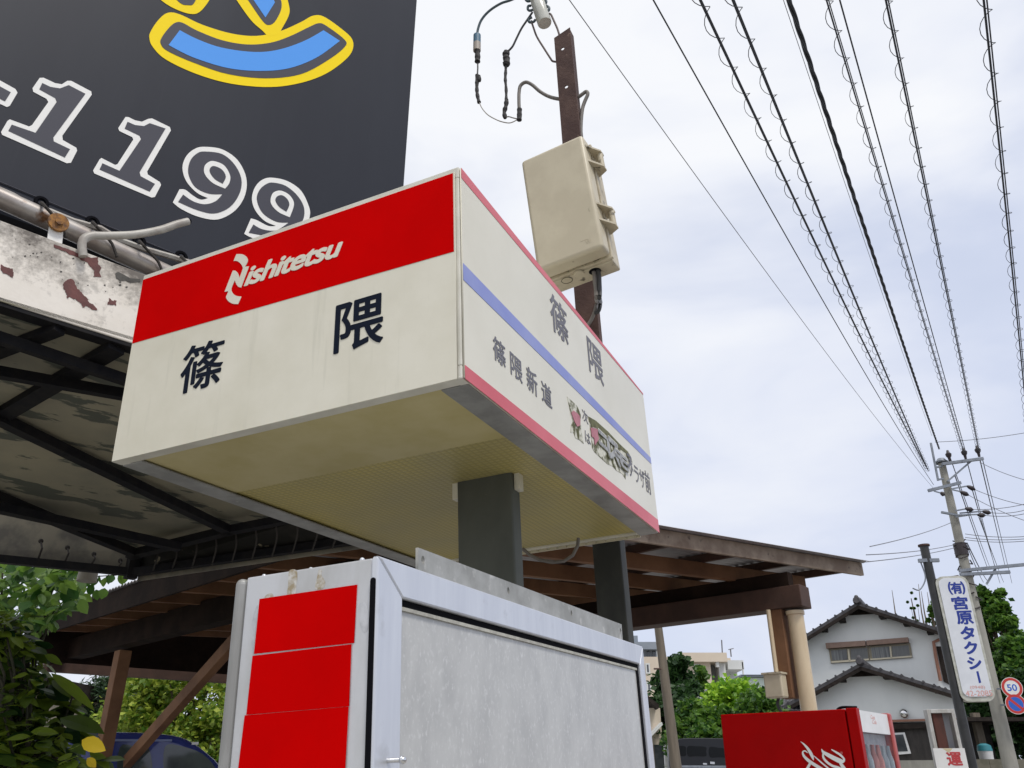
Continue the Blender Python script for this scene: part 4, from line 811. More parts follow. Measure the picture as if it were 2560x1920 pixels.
for pts in ([(383, 692, 4), (440, 738, 26), (510, 815, 44), (565, 900, 56), (600, 975, 48), (622, 1036, 10)], [(512, 900, 14), (468, 866, 22), (425, 882, 26), (440, 950, 40), (520, 1035, 54), (640, 1120, 58), (800, 1215, 58), (900, 1270, 40)], [(622, 952, 10), (720, 1038, 24), (800, 1108, 26), (900, 1190, 28), (1000, 1270, 28)], [(768, 828, 8), (800, 885, 46), (880, 935, 66), (1000, 1000, 80), (1110, 1050, 84), (1165, 1055, 60), (1180, 1010, 34), (1110, 935, 38), (1030, 885, 32), (950, 838, 14)], [(800, 905, 28), (803, 985, 38), (860, 1062, 42), (960, 1135, 42), (1075, 1175, 50), (1180, 1230, 60)], [(1110, 1080, 40), (1150, 1140, 60), (1210, 1220, 60)], [(560, 1090, 40), (530, 1150, 50), (480, 1240, 50)]):
    flat(VS, [stroke(pts)], 'script_lettering', sign_white, vm, -.0 + .0023 + .0002 * (len(pts) % 5), .0006, org=o13, sc=s13)
flat(VS, [[(1133 + 28 * math.cos(a * .5236), 905 + 30 * math.sin(a * .5236)) for a in range(12)]], 'registered_mark', vm_pink, vm, .0023, .0004, org=o13, sc=s13)
mid = vwid / 2
for k, (du, dw) in enumerate(((-.035, -.02), (-.02, -.045), (-.005, -.07))):
    text(VF, ('Coca', 'Cola', '')[k], (mid + du - .02, dw - .022, mid + du + .05, dw), 'small_script', faint_red, hd, -.0078, .0006, shear=.4) if k < 2 else None
m_ = MB(); m_.tube(dens([VS.pt(seam - .06, 0, -.05), VS.pt(seam - .03, .012, -.05), VS.pt(seam + .05, .008, -.05)]), .008, 6); m_.build('top_cable', black_m, vm)
m_ = MB(); m_.box(VL, va, vb, UP, (.03, vdep - .03), (.03, vwid - .03), (-vz, -vz + .06)); m_.build('plinth', black_m, vm)

# ------------------------------------------------------------------ stand sign and taxi sign
SY = 7.4
s0 = at(2330, 1775, SY); SP = Pl(s0, V((.985, -.17, 0)), UP)
o14, s14 = (2220, 1720), 6.506
sl = SP.uv(o14[0] + 625 / s14, o14[1] + 355 / s14); sr = SP.uv(o14[0] + 1075 / s14, o14[1] + 335 / s14); sb = SP.uv(o14[0] + 980 / s14, o14[1] + 980 / s14)
su0, su1, sv1 = sl[0], sr[0], (sl[1] + sr[1]) / 2; 
ss = thing('stand_sign', 'white framed stand sign with a rusty post inside and red lettering, beside the vending machine', 'sign', (SP.pt(su0, 0).x, SP.pt(su0, 0).y, 0))
m_ = MB(); zb = -(s0.z) + .0
for u in (su0, su1 - .028): m_.box(SP.o, SP.a, SP.up, SP.n, (u, u + .028), (zb, sv1), (-.10, 0))
m_.box(SP.o, SP.a, SP.up, SP.n, (su0 + .028, su1 - .028), (sv1 - .03, sv1), (-.10, 0)); m_.build('sign_frame', mk('grubby_white_frame', (.55, .55, .53), (.38, .37, .34), (14, 14, 5), rough=.5), ss, bevel=.003)
m_ = MB(); m_.box(SP.o, SP.a, SP.up, SP.n, (su0 + .03, su1 - .03), (zb + .2, sv1 - .03), (-.098, -.092)); m_.build('back_panel', mk('grey_back_panel', (.42, .43, .45), rough=.5), ss)
uu = su0 + .04; m_ = MB(); m_.box(SP.o, SP.a, SP.up, SP.n, (uu, uu + .085), (zb, sv1 - .005), (-.085, -.02)); m_.build('rusty_post', mk('red_brown_rust', (.095, .030, .020), (.06, .022, .016), (9, 9, 3), rough=.8), ss, bevel=.01)
m_ = MB(); m_.box(SP.o, SP.a, SP.up, SP.n, (su0 - .012, su1 + .012), (zb + .35, sb[1]), (.001, .006)); bd = m_.build('face_board', sign_white, ss)
text(SP, '運', tbc(SP, 950, 1040, 1200, 1265, o14, s14), 'lettering', red_letter, bd, .0065, .001, offset=.03)
m_ = MB(); st_ = SP.uv(o14[0] + 900 / s14, o14[1] + 985 / s14); 
flat(SP, [[(su0 + .06, sb[1] - .001), (su0 + .14, sb[1] - .001), (su0 + .12, sb[1] - .02), (su0 + .10, sb[1] - .035), (su0 + .08, sb[1] - .015)]], 'rust_stain', mk('rust_stain', (.55, .47, .30), rough=.6), bd, .0063, .0003, px=False)
TY = 12.0
t0_ = at(2363, 1450, TY); TP = Pl(t0_, V((.977, -.21, 0)), UP)
o15, s15 = (2320, 1430), 5.025
def tu(x, y): return TP.uv(o15[0] + x / s15, o15[1] + y / s15)
tl, trr, tbm = tu(150, 640)[0], tu(662, 640)[0], tu(640, 1625)[1]; ttp = tu(280, 50)[1]
tl = tu(92, 110)[0]; trr = tu(505, 110)[0]
def rrect(u0, v0, u1, v1, r, n=6):
    P = []
    for cx, cy, a0 in ((u1 - r, v0 + r, -90), (u1 - r, v1 - r, 0), (u0 + r, v1 - r, 90), (u0 + r, v0 + r, 180)):
        P += [(cx + r * math.cos(R_(a0 + 90 * k / n)), cy + r * math.sin(R_(a0 + 90 * k / n))) for k in range(n + 1)]
    return P
pz = at(2310, 1366, TY + .12)
tx = thing('taxi_sign', 'tall white taxi sign with blue lettering on a black pole', 'sign', V((pz.x, pz.y, 0)))
m_ = MB(); m_.tube([V((pz.x, pz.y, -.05)), pz], [.068, .062], 18); m_.build('pole', pole_black, tx, smooth=True)
m_ = MB(); m_.cyl(pz, pz + UP * .025, .082, 18); m_.build('pole_cap', rust_m, tx, smooth=True)
flat(TP, [rrect(tl, tbm, trr, ttp, .11)], 'sign_body', sign_rim, tx, -.16, .15, px=False)
flat(TP, [rrect(tl + .035, tbm + .06, trr - .035, ttp - .03, .09)], 'sign_face', taxi_white, tx, -.0095, .011, px=False)
def tch(ch, l, t, r, b, off=.03, m=taxi_blue): text(TP, ch, tbc(TP, l, t, r, b, o15, s15), 'lettering', m, tx, .002, .001, offset=off)
tch('㈲', 252, 118, 465, 285); tch('宮', 298, 305, 505, 475, .035); tch('原', 352, 485, 565, 660, .035); tch('タ', 405, 680, 590, 850, .045); tch('ク', 450, 870, 628, 1035, .045); tch('シ', 495, 1065, 675, 1225, .045)
flat(TP, [[(605, 1250), (632, 1245), (668, 1390), (640, 1397)]], 'lettering', taxi_blue, tx, .002, .001, org=o15, sc=s15)
tch('(0948)', 528, 1428, 716, 1476, .006, faint_red); tch('42-2085', 472, 1488, 808, 1560, .006, faint_red)
for v0 in (.35, 1.05, 1.6):
    m_ = MB(); q = TP.pt(tl + .02, ttp - v0, -.10); m_.bar(q, V((pz.x, pz.y, q.z)), .04, .05); m_.build('bracket', pole_black, tx)
m_ = MB(); m_.bar(TP.pt(tl + .35, ttp + .015, -.08), V((pz.x, pz.y, t0_.z + .02)), .02, .02); m_.build('top_stay', rust_m, tx)
m_ = MB(); q = pz - UP * .22; m_.bar(q + V((-.14, -.02, 0)), q + V((.15, -.05, .0)), .05, .05); m_.tube(dens([q + V((-.1, 0, -.02)), q + V((-.08, 0, -.25)), q + V((-.2, 0, -.42)), q + V((-.3, 0, -.4))]), .010, 6); m_.build('cable_clamp', galv, tx)

# ------------------------------------------------------------------ utility pole with crossarms, road signs
UY = 24.0
o16, s16 = (2280, 1080), 4.364
def u16(x, y, Y=UY): return at(o16[0] + x / s16, o16[1] + y / s16, Y)
utop, umid = u16(325, 345), at(2500, 1800, UY)
ud = (umid - utop).normalized(); ub = utop + ud * ((utop.z + .3) / -ud.z)
ut = thing('utility_pole', 'concrete utility pole carrying crossarms and wires above the street', 'utility pole', V((ub.x, ub.y, 0)))
m_ = MB(); m_.tube([ub, umid, utop], [.215, .18, .105], 20); m_.build('shaft', concrete, ut, smooth=True)
m_ = MB(); m_.tube([utop - ud * .05, utop - ud * .02 + UP * 0, utop - ud * .16], [.20, .20, .10], 14); m_.build('pole_cap', galv, ut, smooth=True)
def arm(p, q, h=.085, y0=UY - .22, y1=UY - .22):
    m_ = MB(); m_.bar(u16(*p, y0), u16(*q, y1), h, h); return m_.build('crossarm', galv, ut)
arm((330, 350), (775, 290)); arm((178, 640), (530, 553)); arm((320, 875), (480, 905), .06); arm((515, 1515), (1400, 1430)); arm((525, 1555), (1065, 1528)); arm((480, 925), (640, 900), .05)
for p, q in (((385, 540), (660, 305)), ((205, 120), (285, 530)), ((265, 385), (330, 375)), ((285, 520), (340, 510)), ((820, 1650), (910, 1490))):
    m_ = MB(); m_.bar(u16(*p, UY - .15), u16(*q, UY - .15), .05, .05); m_.build('arm_brace', galv, ut)
for x, y in ((415, 275), (587, 250), (735, 225)):
    c = u16(x, y + 45, UY - .22); m_ = MB(); m_.tube([c, c + UP * .12, c + UP * .16, c + UP * .24, c + UP * .28, c + UP * .36], [.035, .045, .075, .09, .05, .03], 12); m_.build('pin_insulator', dark_ins, ut, smooth=True)
for p, q in (((600, 590), (690, 630)), ((525, 650), (620, 690)), ((580, 835), (670, 850)), ((770, 865), (860, 885)), ((715, 905), (800, 910)), ((310, 660), (360, 690))):
    a, b = u16(*p, UY - .5), u16(*q, UY - .5); m_ = MB(); m_.tube([a, a.lerp(b, .3), a.lerp(b, .7), b], [.03, .06, .07, .02], 10); m_.build('strain_insulator', dark_ins, ut, smooth=True)
for p, q in (((430, 620), (600, 590)), ((440, 630), (530, 650)), ((470, 860), (580, 840)), ((480, 905), (720, 900)), ((240, 645), (310, 665)), ((520, 885), (770, 865))):
    m_ = MB(); m_.bar(u16(*p, UY - .4), u16(*q, UY - .5), .035, .035); m_.build('link_rod', galv, ut)
m_ = MB()
for k in range(16):
    z0 = utop.lerp(umid, .33 + .018 * k); a = k * 2.3; m_.tube([z0 + V((.19 * math.cos(a), .19 * math.sin(a), .05)), z0 + V((.23 * math.cos(a + 1), .23 * math.sin(a + 1), -.03)), z0 + V((.19 * math.cos(a + 2.2), .19 * math.sin(a + 2.2), .04))], .02, 5)
m_.build('cable_bundle', dark_ins, ut)
m_ = MB(); q = u16(535, 1290, UY); m_.cyl(q + UP * .2, q - UP * .16, .185, 18); m_.build('clamp_band', dark_ins, ut, smooth=True)
def road_sign(name, label, px, py, rad, num):
    c = at(px, py, UY - .6); d = V((.97, -.24, 0)).normalized(); pl = Pl(c, d, UP)
    t = thing(name, label, 'road sign', c)
    cir = lambda r, n=40: [(r * math.cos(2 * math.pi * k / n), r * math.sin(2 * math.pi * k / n)) for k in range(n)]
    flat(pl, [cir(rad)], 'plate', sign_white, t, -.004, .004, px=False)
    flat(pl, [cir(rad * .95), cir(rad * .70)], 'red_ring', road_red, t, .0006, .0008, px=False)
    if num:
        text(pl, '50', (-rad * .46, -rad * .33, rad * .46, rad * .33), 'numeral', road_blue, t, .0006, .0008, offset=.02)
    else:
        flat(pl, [cir(rad * .69)], 'blue_disc', road_blue, t, .0003, .0008, px=False)
        w_ = rad * .09; s_ = rad * .52
        flat(pl, [[(-s_ - w_, s_ - w_), (-s_ + w_, s_ + w_), (s_ + w_, -s_ + w_), (s_ - w_, -s_ - w_)]], 'red_slash', road_red, t, .0013, .0006, px=False)
    pp = utop.lerp(umid, 1); zt = (c.z - utop.z) / (umid.z - utop.z); pq = utop.lerp(umid, zt)
    m_ = MB(); m_.bar(pl.pt(0, 0, -.03), V((pq.x, pq.y - .2, c.z)), .04, .04); m_.build('bracket', galv, t)
road_sign('speed_limit_sign', 'round red rimmed 50 speed limit sign on the utility pole', 2530, 1719, .262, True)
road_sign('no_parking_sign', 'round blue no parking sign with a red slash, below the 50 sign', 2540, 1760, .255, False)

# ------------------------------------------------------------------ overhead wires along the street
def wire(x0, x1, y1, r, z0, Y1, kind, label, y0=-160, sag=.25, mat=wire_m, nm='overhead_wire', dy=0):
    a = at_z(x0, y0, z0); b = at(x1, y1, Y1); n = 60
    P = [a.lerp(b, k / n) + V((0, 0, -sag * 4 * (k / n) * (1 - k / n))) for k in range(n + 1)]
    t = thing(nm, label, 'wire', a.lerp(b, .5), 'wires strung along the street')
    d = (b - a).normalized(); sx = d.cross(UP).normalized(); sz = sx.cross(d)
    if kind == 'twist':
        for ph in (0, 2.1, 4.2):
            Q = []
            for k in range(361):
                f = k / 360; p = a.lerp(b, f) + V((0, 0, -sag * 4 * f * (1 - f))); an_ = ph + f * (b - a).length / 1.1 * 2 * math.pi
                Q.append(p + sx * (r * 1.1 * math.cos(an_)) + sz * (r * 1.1 * math.sin(an_)))
            m_ = MB(); m_.tube(Q, r, 6, cap=False); m_.build('strand', mat, t, smooth=True)
    else:
        m_ = MB(); m_.tube(P, r, 6); m_.build('conductor', mat, t, smooth=True)
    if kind == 'spiral':
        m_ = MB(); m_.tube([p + sz * -.035 + sx * .02 for p in P], r * .7, 5); m_.build('messenger', mat, t, smooth=True)
        turns = (b - a).length / .46; nn = int(turns * 11); Q = []
        for k in range(nn + 1):
            f = k / nn; p = a.lerp(b, f) + V((0, 0, -sag * 4 * f * (1 - f))); an_ = f * turns * 2 * math.pi
            Q.append(p + sz * -.012 + sx * (.062 * math.cos(an_)) + sz * (.062 * math.sin(an_)))
        m_ = MB(); m_.tube(Q, .0042, 4, cap=False); m_.build('spiral_hanger', wire_m, t)
D_ = 2212 / 2560
def top(xd, slope): return xd / D_ + (-160) * slope
wire(1427 - 118, 2335, 1222, .0045, 7.6, UY, '', 'thinnest plain wire, leftmost of the street wires', mat=wire_thin)
wire(1649 - 105, 2334, 1212, .0075, 7.8, UY, '', 'thin plain wire second from the left', mat=wire_m)
wire(1740 - 66, 2318, 1172, .0095, 8.2, UY, 'spiral', 'left one of the two neighbouring wires wound with a spiral hanger')
wire(1826 - 60, 2320, 1176, .0095, 8.2, UY, 'spiral', 'right one of the two neighbouring wires wound with a spiral hanger')
wire(1962 - 42, 2348, 1122, .0135, 8.6, UY, 'twist', 'thick black twisted cable')
wire(1950 - 45, 2330, 1090, .004, 9.2, UY, '', 'very fine wire running beside the thick twisted cable', mat=wire_thin)
wire(2054 - 36, 2410, 1133, .009, 8.9, UY - .3, 'spiral', 'slim wire with spiral hanger between the twisted cable and a plain wire')
wire(2083 - 28, 2416, 1136, .009, 9.2, UY - .25, '', 'plain black wire right of the thick twisted cable')
wire(2205 - 24, 2447, 1130, .011, 8.9, UY - .22, 'spiral', 'spiral wound wire ending on the right tip of the top crossarm')
wire(2450 - 8, 2590, 1330, .011, 8.2, UY + 3, 'spiral', 'rightmost spiral wound wire')
# onward spans past the pole, and side spans
def span(p, q, Yp, Yq, r, label, mat=wire_m, sag=.15):
    a, b = u16(*p, Yp), u16(*q, Yq); t = thing('distant_wire', label, 'wire', a.lerp(b, .5), 'wires leaving the utility pole')
    m_ = MB(); m_.tube([a.lerp(b, k / 16) + V((0, 0, -sag * 4 * k / 16 * (1 - k / 16))) for k in range(17)], r, 5); m_.build('conductor', mat, t, smooth=True)
LB = 'thin wire leaving the utility pole'
for p, q, Yq, r in (((420, 290), (850, 1480), 60, .015), ((600, 320), (905, 1480), 60, .015), ((740, 300), (1015, 1460), 60, .018), ((770, 300), (1090, 1650), 60, .014), ((470, 480), (830, 1500), 60, .018), ((660, 640), (960, 1650), 60, .015), ((730, 930), (1000, 1640), 60, .014),
                    ((600, 1210), (820, 1620), 55, .018), ((600, 1240), (780, 1640), 55, .014)):
    span(p, q, UY - .2, Yq, r, 'wire running on from the utility pole towards the far trees')
for p, q in (((690, 630), (1240, 800)), ((620, 690), (1240, 970)), ((670, 845), (1240, 785)), ((860, 880), (1240, 850)), ((800, 910), (1240, 890)), ((580, 1112), (1240, 1140)), ((580, 1150), (1240, 1165)), ((580, 1175), (1240, 1190)), ((250, 110), (1240, 8)), ((740, 330), (1240, 525))):
    span(p, q, UY - .4, UY - 2, .009, 'thin wire leaving the utility pole to the right', wire_thin, .05)
for p, q in (((420, 992), (-460, 1250)), ((470, 1228), (-500, 1340)), ((470, 1262), (-640, 1430))):
    span(p, q, UY, 15, .009, 'thin wire crossing from the utility pole to the left over the house', wire_thin, .05)

# ------------------------------------------------------------------ white house with tiled roofs
HA = V((.875, -.484, 0)).normalized(); h0 = at(2066, 1609, 28)
HP = Pl(h0, HA, UP); HF = HP.off(.55); HLp = HP.off(1.6); HLF = HP.off(2.15); HB = -HP.n
hs = thing('house', 'pale grey two storey house with dark tiled gable roofs', 'house', (HP.pt(2, 0).x, HP.pt(2, 0).y, 0))
def hpoly(pl, pts): return [pl.hit(x, y) for x, y in pts]
ev = lambda cx, cy: (1900 + cx / 3.191, 1400 + cy / 3.191)
m_ = MB(); m_.prism(hpoly(HP, [(2014, 1596), (2143, 1514), (2352, 1576), (2385, 1780), (2030, 1790)]), HB * 7.5); m_.build('wall', stucco, hs)
def rake(pl, p0, p1, name, th=.10, ln=9.0):
    a, b = pl.hit(*p0), pl.hit(*p1); m_ = MB(); m_.prism([a, b, b - UP * th, a - UP * th], HB * ln); o = m_.build(name, tile_m, hs)
    m_ = MB(); m_.prism([a - UP * (th + .002) , b - UP * (th + .002), b - UP * (th + .11), a - UP * (th + .11)], HB * .09); m_.build('rake_board', eave_m, hs)
    d = (b - a); n = int(d.length / .27)
    m_ = MB()
    for k in range(n + 1):
        c = a + d * (k / n) + UP * .005; m_.cyl(c - HB * .03, c + HB * ln, .034, 8)
    m_.build('tile_row', tile_m, o, smooth=True)
    return o
rake(HF, (2143, 1505), (1962, 1618), 'upper_roof'); rake(HF, (2143, 1505), (2368, 1577), 'upper_roof')
m_ = MB(); c = HF.hit(2143, 1502); m_.bar(c - HB * .05, c + HB * 9, .26, .2); m_.build('ridge_cap', tile_m, hs, bevel=.06)
m_ = MB(); m_.tube([c - HB * .08, c - HB * .2], [.13, .10], 10); m_.sphere(c - HB * .1 + UP * .10, .07, 10, 6); m_.build('ridge_end_tile', tile_m, hs, smooth=True)
dk = HP.off(.012); m_ = MB(); m_.prism(hpoly(dk, [ev(640, 446), ev(775, 360), ev(985, 428)]), HP.n * .03); m_.build('gable_dark_panel', eave_m, hs)  # dark brown triangular panel filling the wall below the gable peak
for x, y in ((495, 528), (640, 452), (965, 422), (1160, 478), (1350, 545)):
    q = HF.hit(*ev(x, y + 8)); m_ = MB(); m_.box(q, HA, UP, HP.n, (-.09, .09), (-.10, .06), (-.55, -.05)); m_.build('purlin_end', eave_m, hs)
m_ = MB(); m_.prism(hpoly(HLp, [(1962, 1800), (2035, 1735), (2150, 1668), (2392, 1740), (2405, 1803), (1965, 1812)]), HB * 1.55); m_.build('wall', stucco, hs)
rake(HLF, (2150, 1657), (1912, 1789), 'lower_roof', ln=2.1); rake(HLF, (2150, 1657), (2392, 1730), 'lower_roof', ln=2.1)
m_ = MB(); c = HLF.hit(2150, 1654); m_.bar(c - HB * .05, c + HB * 2.0, .22, .18); m_.build('ridge_cap', tile_m, hs, bevel=.05)
m_ = MB(); m_.tube([c - HB * .08, c - HB * .2], [.12, .09], 10); m_.sphere(c - HB * .1 + UP * .10, .07, 10, 6); m_.build('ridge_end_tile', tile_m, hs, smooth=True)
dk = HLp.off(.012); m_ = MB(); m_.prism(hpoly(dk, [ev(640, 938), ev(800, 838), ev(1020, 920)]), HP.n * .03); m_.build('gable_dark_panel', eave_m, hs)  # matching dark triangular panel below the lower gable peak
for x, y in ((640, 930), (490, 1002), (1000, 905), (1410, 1015)):
    q = HLF.hit(*ev(x, y + 8)); m_ = MB(); m_.box(q, HA, UP, HP.n, (-.09, .09), (-.10, .06), (-.55, -.05)); m_.build('purlin_end', eave_m, hs)
lw0 = HLp
m_ = MB(); m_.prism(hpoly(lw0.off(-.03), [(1975, 1806), (2405, 1798), (2430, 1905), (1985, 1905)]), HB * 1.3); m_.build('board_wall', plank_m, hs)
m_ = MB(); m_.prism(hpoly(lw0.off(.02), [(2215, 1800), (2398, 1795), (2399, 1800), (2215, 1806)]), HP.n * .06); m_.build('wall_trim', copper_m, hs)
m_ = MB(); m_.prism(hpoly(lw0.off(.02), [(2215, 1812), (2330, 1808), (2332, 1820), (2217, 1824)]), HP.n * .1); m_.build('shutter_housing', eave_m, hs)
m_ = MB(); q = lw0.hit(1975, 1903); q2 = lw0.hit(2430, 1903); m_.box(q, HA, UP, HP.n, (0, (q2 - q).dot(HA)), (-q.z - .05, 0), (-.2, .06)); m_.build('foundation', concrete, hs)
def window(pl, outer, panes, fm, name='window'):
    m_ = MB(); m_.prism(hpoly(pl.off(.003), outer), HP.n * .05); wn = m_.build(name, fm, hs)
    for pts, mm in panes: m_2 = MB(); m_2.prism(hpoly(pl.off(.054), pts), HP.n * .008); m_2.build('pane', mm, wn)
    return wn
Q = lambda *l: [ev(*p) for p in l]
window(HP, Q((550, 712), (862, 690), (875, 803), (568, 826)), [(Q((566, 722), (690, 712), (700, 795), (578, 803)), curtain_m), (Q((722, 710), (855, 700), (866, 790), (726, 798)), glass_mesh)], win_frame)
window(HP, Q((866, 690), (1200, 665), (1217, 780), (878, 803)), [(Q((885, 700), (1030, 690), (1042, 780), (898, 790)), curtain_m), (Q((1052, 690), (1185, 680), (1197, 768), (1058, 780)), glass_mesh)], win_frame)
q = Q((650, 716), (690, 712), (700, 795), (660, 798)); m_ = MB(); m_.prism(hpoly(HP.off(.064), q), HP.n * .004); m_.build('open_sash', glass_dark, hs)
for s_ in (Q((568, 808), (870, 787), (872, 800), (570, 822)), Q((880, 788), (1210, 763), (1212, 776), (882, 800)), Q((698, 712), (712, 711), (722, 805), (708, 806)), Q((1033, 690), (1045, 689), (1055, 785), (1043, 786))):
    m_ = MB(); m_.prism(hpoly(HP.off(.066), s_), HP.n * .02); m_.build('window_bar', win_cream, hs)
for s_ in (Q((530, 668), (846, 648), (850, 690), (536, 712)), Q((854, 648), (1186, 622), (1192, 662), (858, 688))):
    m_ = MB(); m_.prism(hpoly(HP.off(.004), s_), HP.n * .2); m_.build('shutter_box', shutter_m, hs, bevel=.01)
window(lw0, [(2222, 1833), (2262, 1831), (2278, 1884), (2226, 1888)], [([(2222, 1838), (2258, 1836), (2270, 1878), (2226, 1880)], glass_dark)], vm_white)
m_ = MB(); c = lw0.hit(2261, 1784); m_.sphere(c + HP.n * .12, .13, 14, 8); m_.build('wall_lamp', chrome, hs, smooth='all')
m_ = MB(); m_.tube([HP.off(.1).hit(*ev(*p)) for p in ((1440, 632), (1385, 655), (1400, 760), (1440, 965))], .05, 8); m_.build('downpipe', copper_m, hs, smooth=True)
m_ = MB(); m_.prism(hpoly(HP.off(.01), Q((1405, 690), (1470, 690), (1520, 1000), (1465, 970))), HP.n * .03); m_.build('side_window', eave_m, hs)
wl = at(1995, 1690, 27); ta = V((.9, -.3, -.02)).normalized()
m_ = MB(); pts = [at(1928, 1697, 30.5), at(1996, 1688, 30.5), at(2000, 1782, 26.5), at(1890, 1780, 26.5)]; m_.prism(pts, V((0, 0, -.15))); sr_ = m_.build('side_roof', tile_m, hs)
m_ = MB()
for k in range(12):
    f = k / 11; m_.cyl(pts[0].lerp(pts[1], f), pts[3].lerp(pts[2], f), .09, 8)
m_.build('tile_row', tile_m, sr_, smooth=True)

# ------------------------------------------------------------------ far buildings
def pbox(mb, x0, y0, x1, Y, dep, zb=0):
    """upright block: top-left corner and right edge seen at distance Y"""
    a, b = at(x0, y0, Y), at(x1, y0, Y); mb.abox((a.x, Y, zb), (b.x, Y + dep, a.z)); return mb
AYY = 90
ap = thing('apartment_block', 'cream flat roofed apartment block beyond the green trees', 'building', (at(1730, 1640, AYY).x, AYY, 0))
pbox(MB(), 1545, 1642, 1774, AYY, 14).build('wall', apt_m, ap)
m_ = MB(); a, b = at(1700, 1634, AYY), at(1812, 1634, AYY); m_.abox((a.x, AYY - .8, a.z - .9), (b.x, AYY + 14, a.z)); m_.build('roof_slab', apt_m, ap)
m_ = MB(); a, b = at(1812, 1642, AYY), at(1832, 1642, AYY); m_.abox((a.x, AYY + 1, a.z - .8), (b.x, AYY + 14, a.z)); m_.build('roof_slab', apt_m, ap)
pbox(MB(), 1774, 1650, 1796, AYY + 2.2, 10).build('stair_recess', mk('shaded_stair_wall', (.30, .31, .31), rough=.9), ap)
pbox(MB(), 1795, 1650, 1812, AYY + .3, 12).build('stair_wall', apt_white, ap); pbox(MB(), 1811, 1655, 1840, AYY + 3, 11).build('wall', apt_white, ap)
m_ = MB(); a, b = at(1818, 1648, AYY), at(1858, 1648, AYY); m_.abox((a.x, AYY, a.z - 1.0), (b.x, AYY + 12, a.z - .1)); m_.build('balcony_slab', apt_white, ap)
m_ = MB(); a = at(1857, 1655, AYY); m_.abox((a.x - .12, AYY, 0), (a.x, AYY + .2, a.z)); m_.build('column', apt_white, ap)
m_ = MB(); a, b = at(1786, 1646, AYY), at(1793, 1646, AYY); m_.abox((a.x, AYY - .6, a.z - .9), (b.x, AYY, a.z)); m_.build('beam_end', apt_white, ap)
def apw(x0, y0, x1, y1):
    a, b = at(x0, y0, AYY - .06), at(x1, y1, AYY - .06); m_ = MB(); m_.abox((a.x, AYY - .1, b.z), (b.x, AYY + .02, a.z)); f = m_.build('window', apt_white, ap)
    m_ = MB(); m_.abox((a.x + .15, AYY - .13, b.z + .15), (b.x - .15, AYY - .101, a.z - .15)); m_.build('pane', glass_dark, f)
apw(1735, 1660, 1752, 1677); apw(1613, 1658, 1626, 1684); apw(1616, 1705, 1629, 1728); apw(1642, 1705, 1653, 1728)
for x, y0, y1 in ((1806, 1600, 1636), (1828, 1622, 1642)):
    m_ = MB(); m_.cyl(at(x, y1, AYY + 3), at(x - 2, y0, AYY + 3), .07, 6); m_.build('antenna', wire_thin, ap)
m_ = MB(); m_.cyl(at(1821, 1624, AYY + 3), at(1834, 1621, AYY + 3), .05, 6); m_.build('antenna', wire_thin, ap)
tw = thing('grey_tower_block', 'blue grey tower block partly hidden behind the grey pole', 'building', (at(1640, 1620, 110).x, 110, 0))
pbox(MB(), 1540, 1612, 1640, 110, 14).build('wall', apt_grey, tw); pbox(MB(), 1640, 1618, 1662, 112, 12).build('wall', apt_white, tw); pbox(MB(), 1541, 1589, 1594, 113, 8).build('roof_house', apt_grey, tw)
m_ = MB(); a, b = at(1540, 1606, 109), at(1645, 1606, 109); m_.abox((a.x, 108.5, a.z - .9), (b.x, 124, a.z)); m_.build('roof_slab', apt_grey, tw)
for k in range(2):
    a, b = at(1617 + 14 * k, 1626, 109.9), at(1625 + 14 * k, 1648, 109.9); m_ = MB(); m_.abox((a.x, 109.8, b.z), (b.x, 109.99, a.z)); m_.build('window', glass_dark, tw)
gb = thing('green_warehouse', 'pale green warehouse with a corrugated roof edge behind the bright bush', 'building', (at(1900, 1700, 60).x, 60, 0))
pbox(MB(), 1855, 1694, 2010, 60, 15).build('wall', pale_green, gb)
m_ = MB(); a, b = at(1852, 1689, 59.7), at(2015, 1689, 59.7); n = 60
for k in range(n): m_.cyl((a.x + (b.x - a.x) * k / n, 59.6, a.z), (a.x + (b.x - a.x) * k / n, 75, a.z), .07, 6)
m_.build('corrugated_roof', apt_grey, gb)
oh = thing('small_gabled_house', 'small cream gabled house beside the cabinet, left of the grey pole', 'house', (at(1630, 1800, 32).x, 32, 0))
pbox(MB(), 1560, 1770, 1650, 32, 6).build('wall', apt_m, oh)
for l in ([(1560, 1690), (1648, 1762), (1646, 1772), (1560, 1702)], [(1560, 1905), (1600, 1860), (1655, 1805), (1657, 1812), (1603, 1868)]):
    m_ = MB(); m_.prism([at(x, y, 31.4) for x, y in l], V((0, 3.5, 0))); m_.build('roof_slope', eave_m if l[0][1] < 1800 else apt_white, oh)
m_ = MB(); a, b = at(1634, 1862, 31.9), at(1660, 1862, 31.9); m_.abox((a.x, 31.8, .3), (b.x, 31.99, a.z)); m_.build('door', glass_dark, oh)
wf = thing('white_gate_panel', 'white panel gate beside the black van', 'gate', (at(1655, 1880, 27).x, 27, 0))
m_ = MB(); a, b = at(1661, 1888, 27), at(1673, 1888, 27); m_.abox((a.x, 27, 0), (b.x, 27.08, a.z)); m_.build('panel', vm_white, wf)
m_ = MB(); a = at(1660, 1862, 27.1); m_.abox((a.x, 27.1, 0), (b.x - .04, 27.2, a.z)); m_.build('upper_panel', vm_white, wf)
ch = thing('cream_house', 'cream walled house glimpsed between the shrub leaves', 'house', (at(20, 1770, 16).x, 16, 0))
pbox(MB(), -200, 1728, 75, 16, 6).build('wall', apt_m, ch); m_ = MB(); a, b = at(-220, 1722, 15.6), at(85, 1722, 15.6); m_.abox((a.x, 15.5, a.z), (b.x, 22.4, a.z + .25)); m_.build('roof', eave_m, ch)
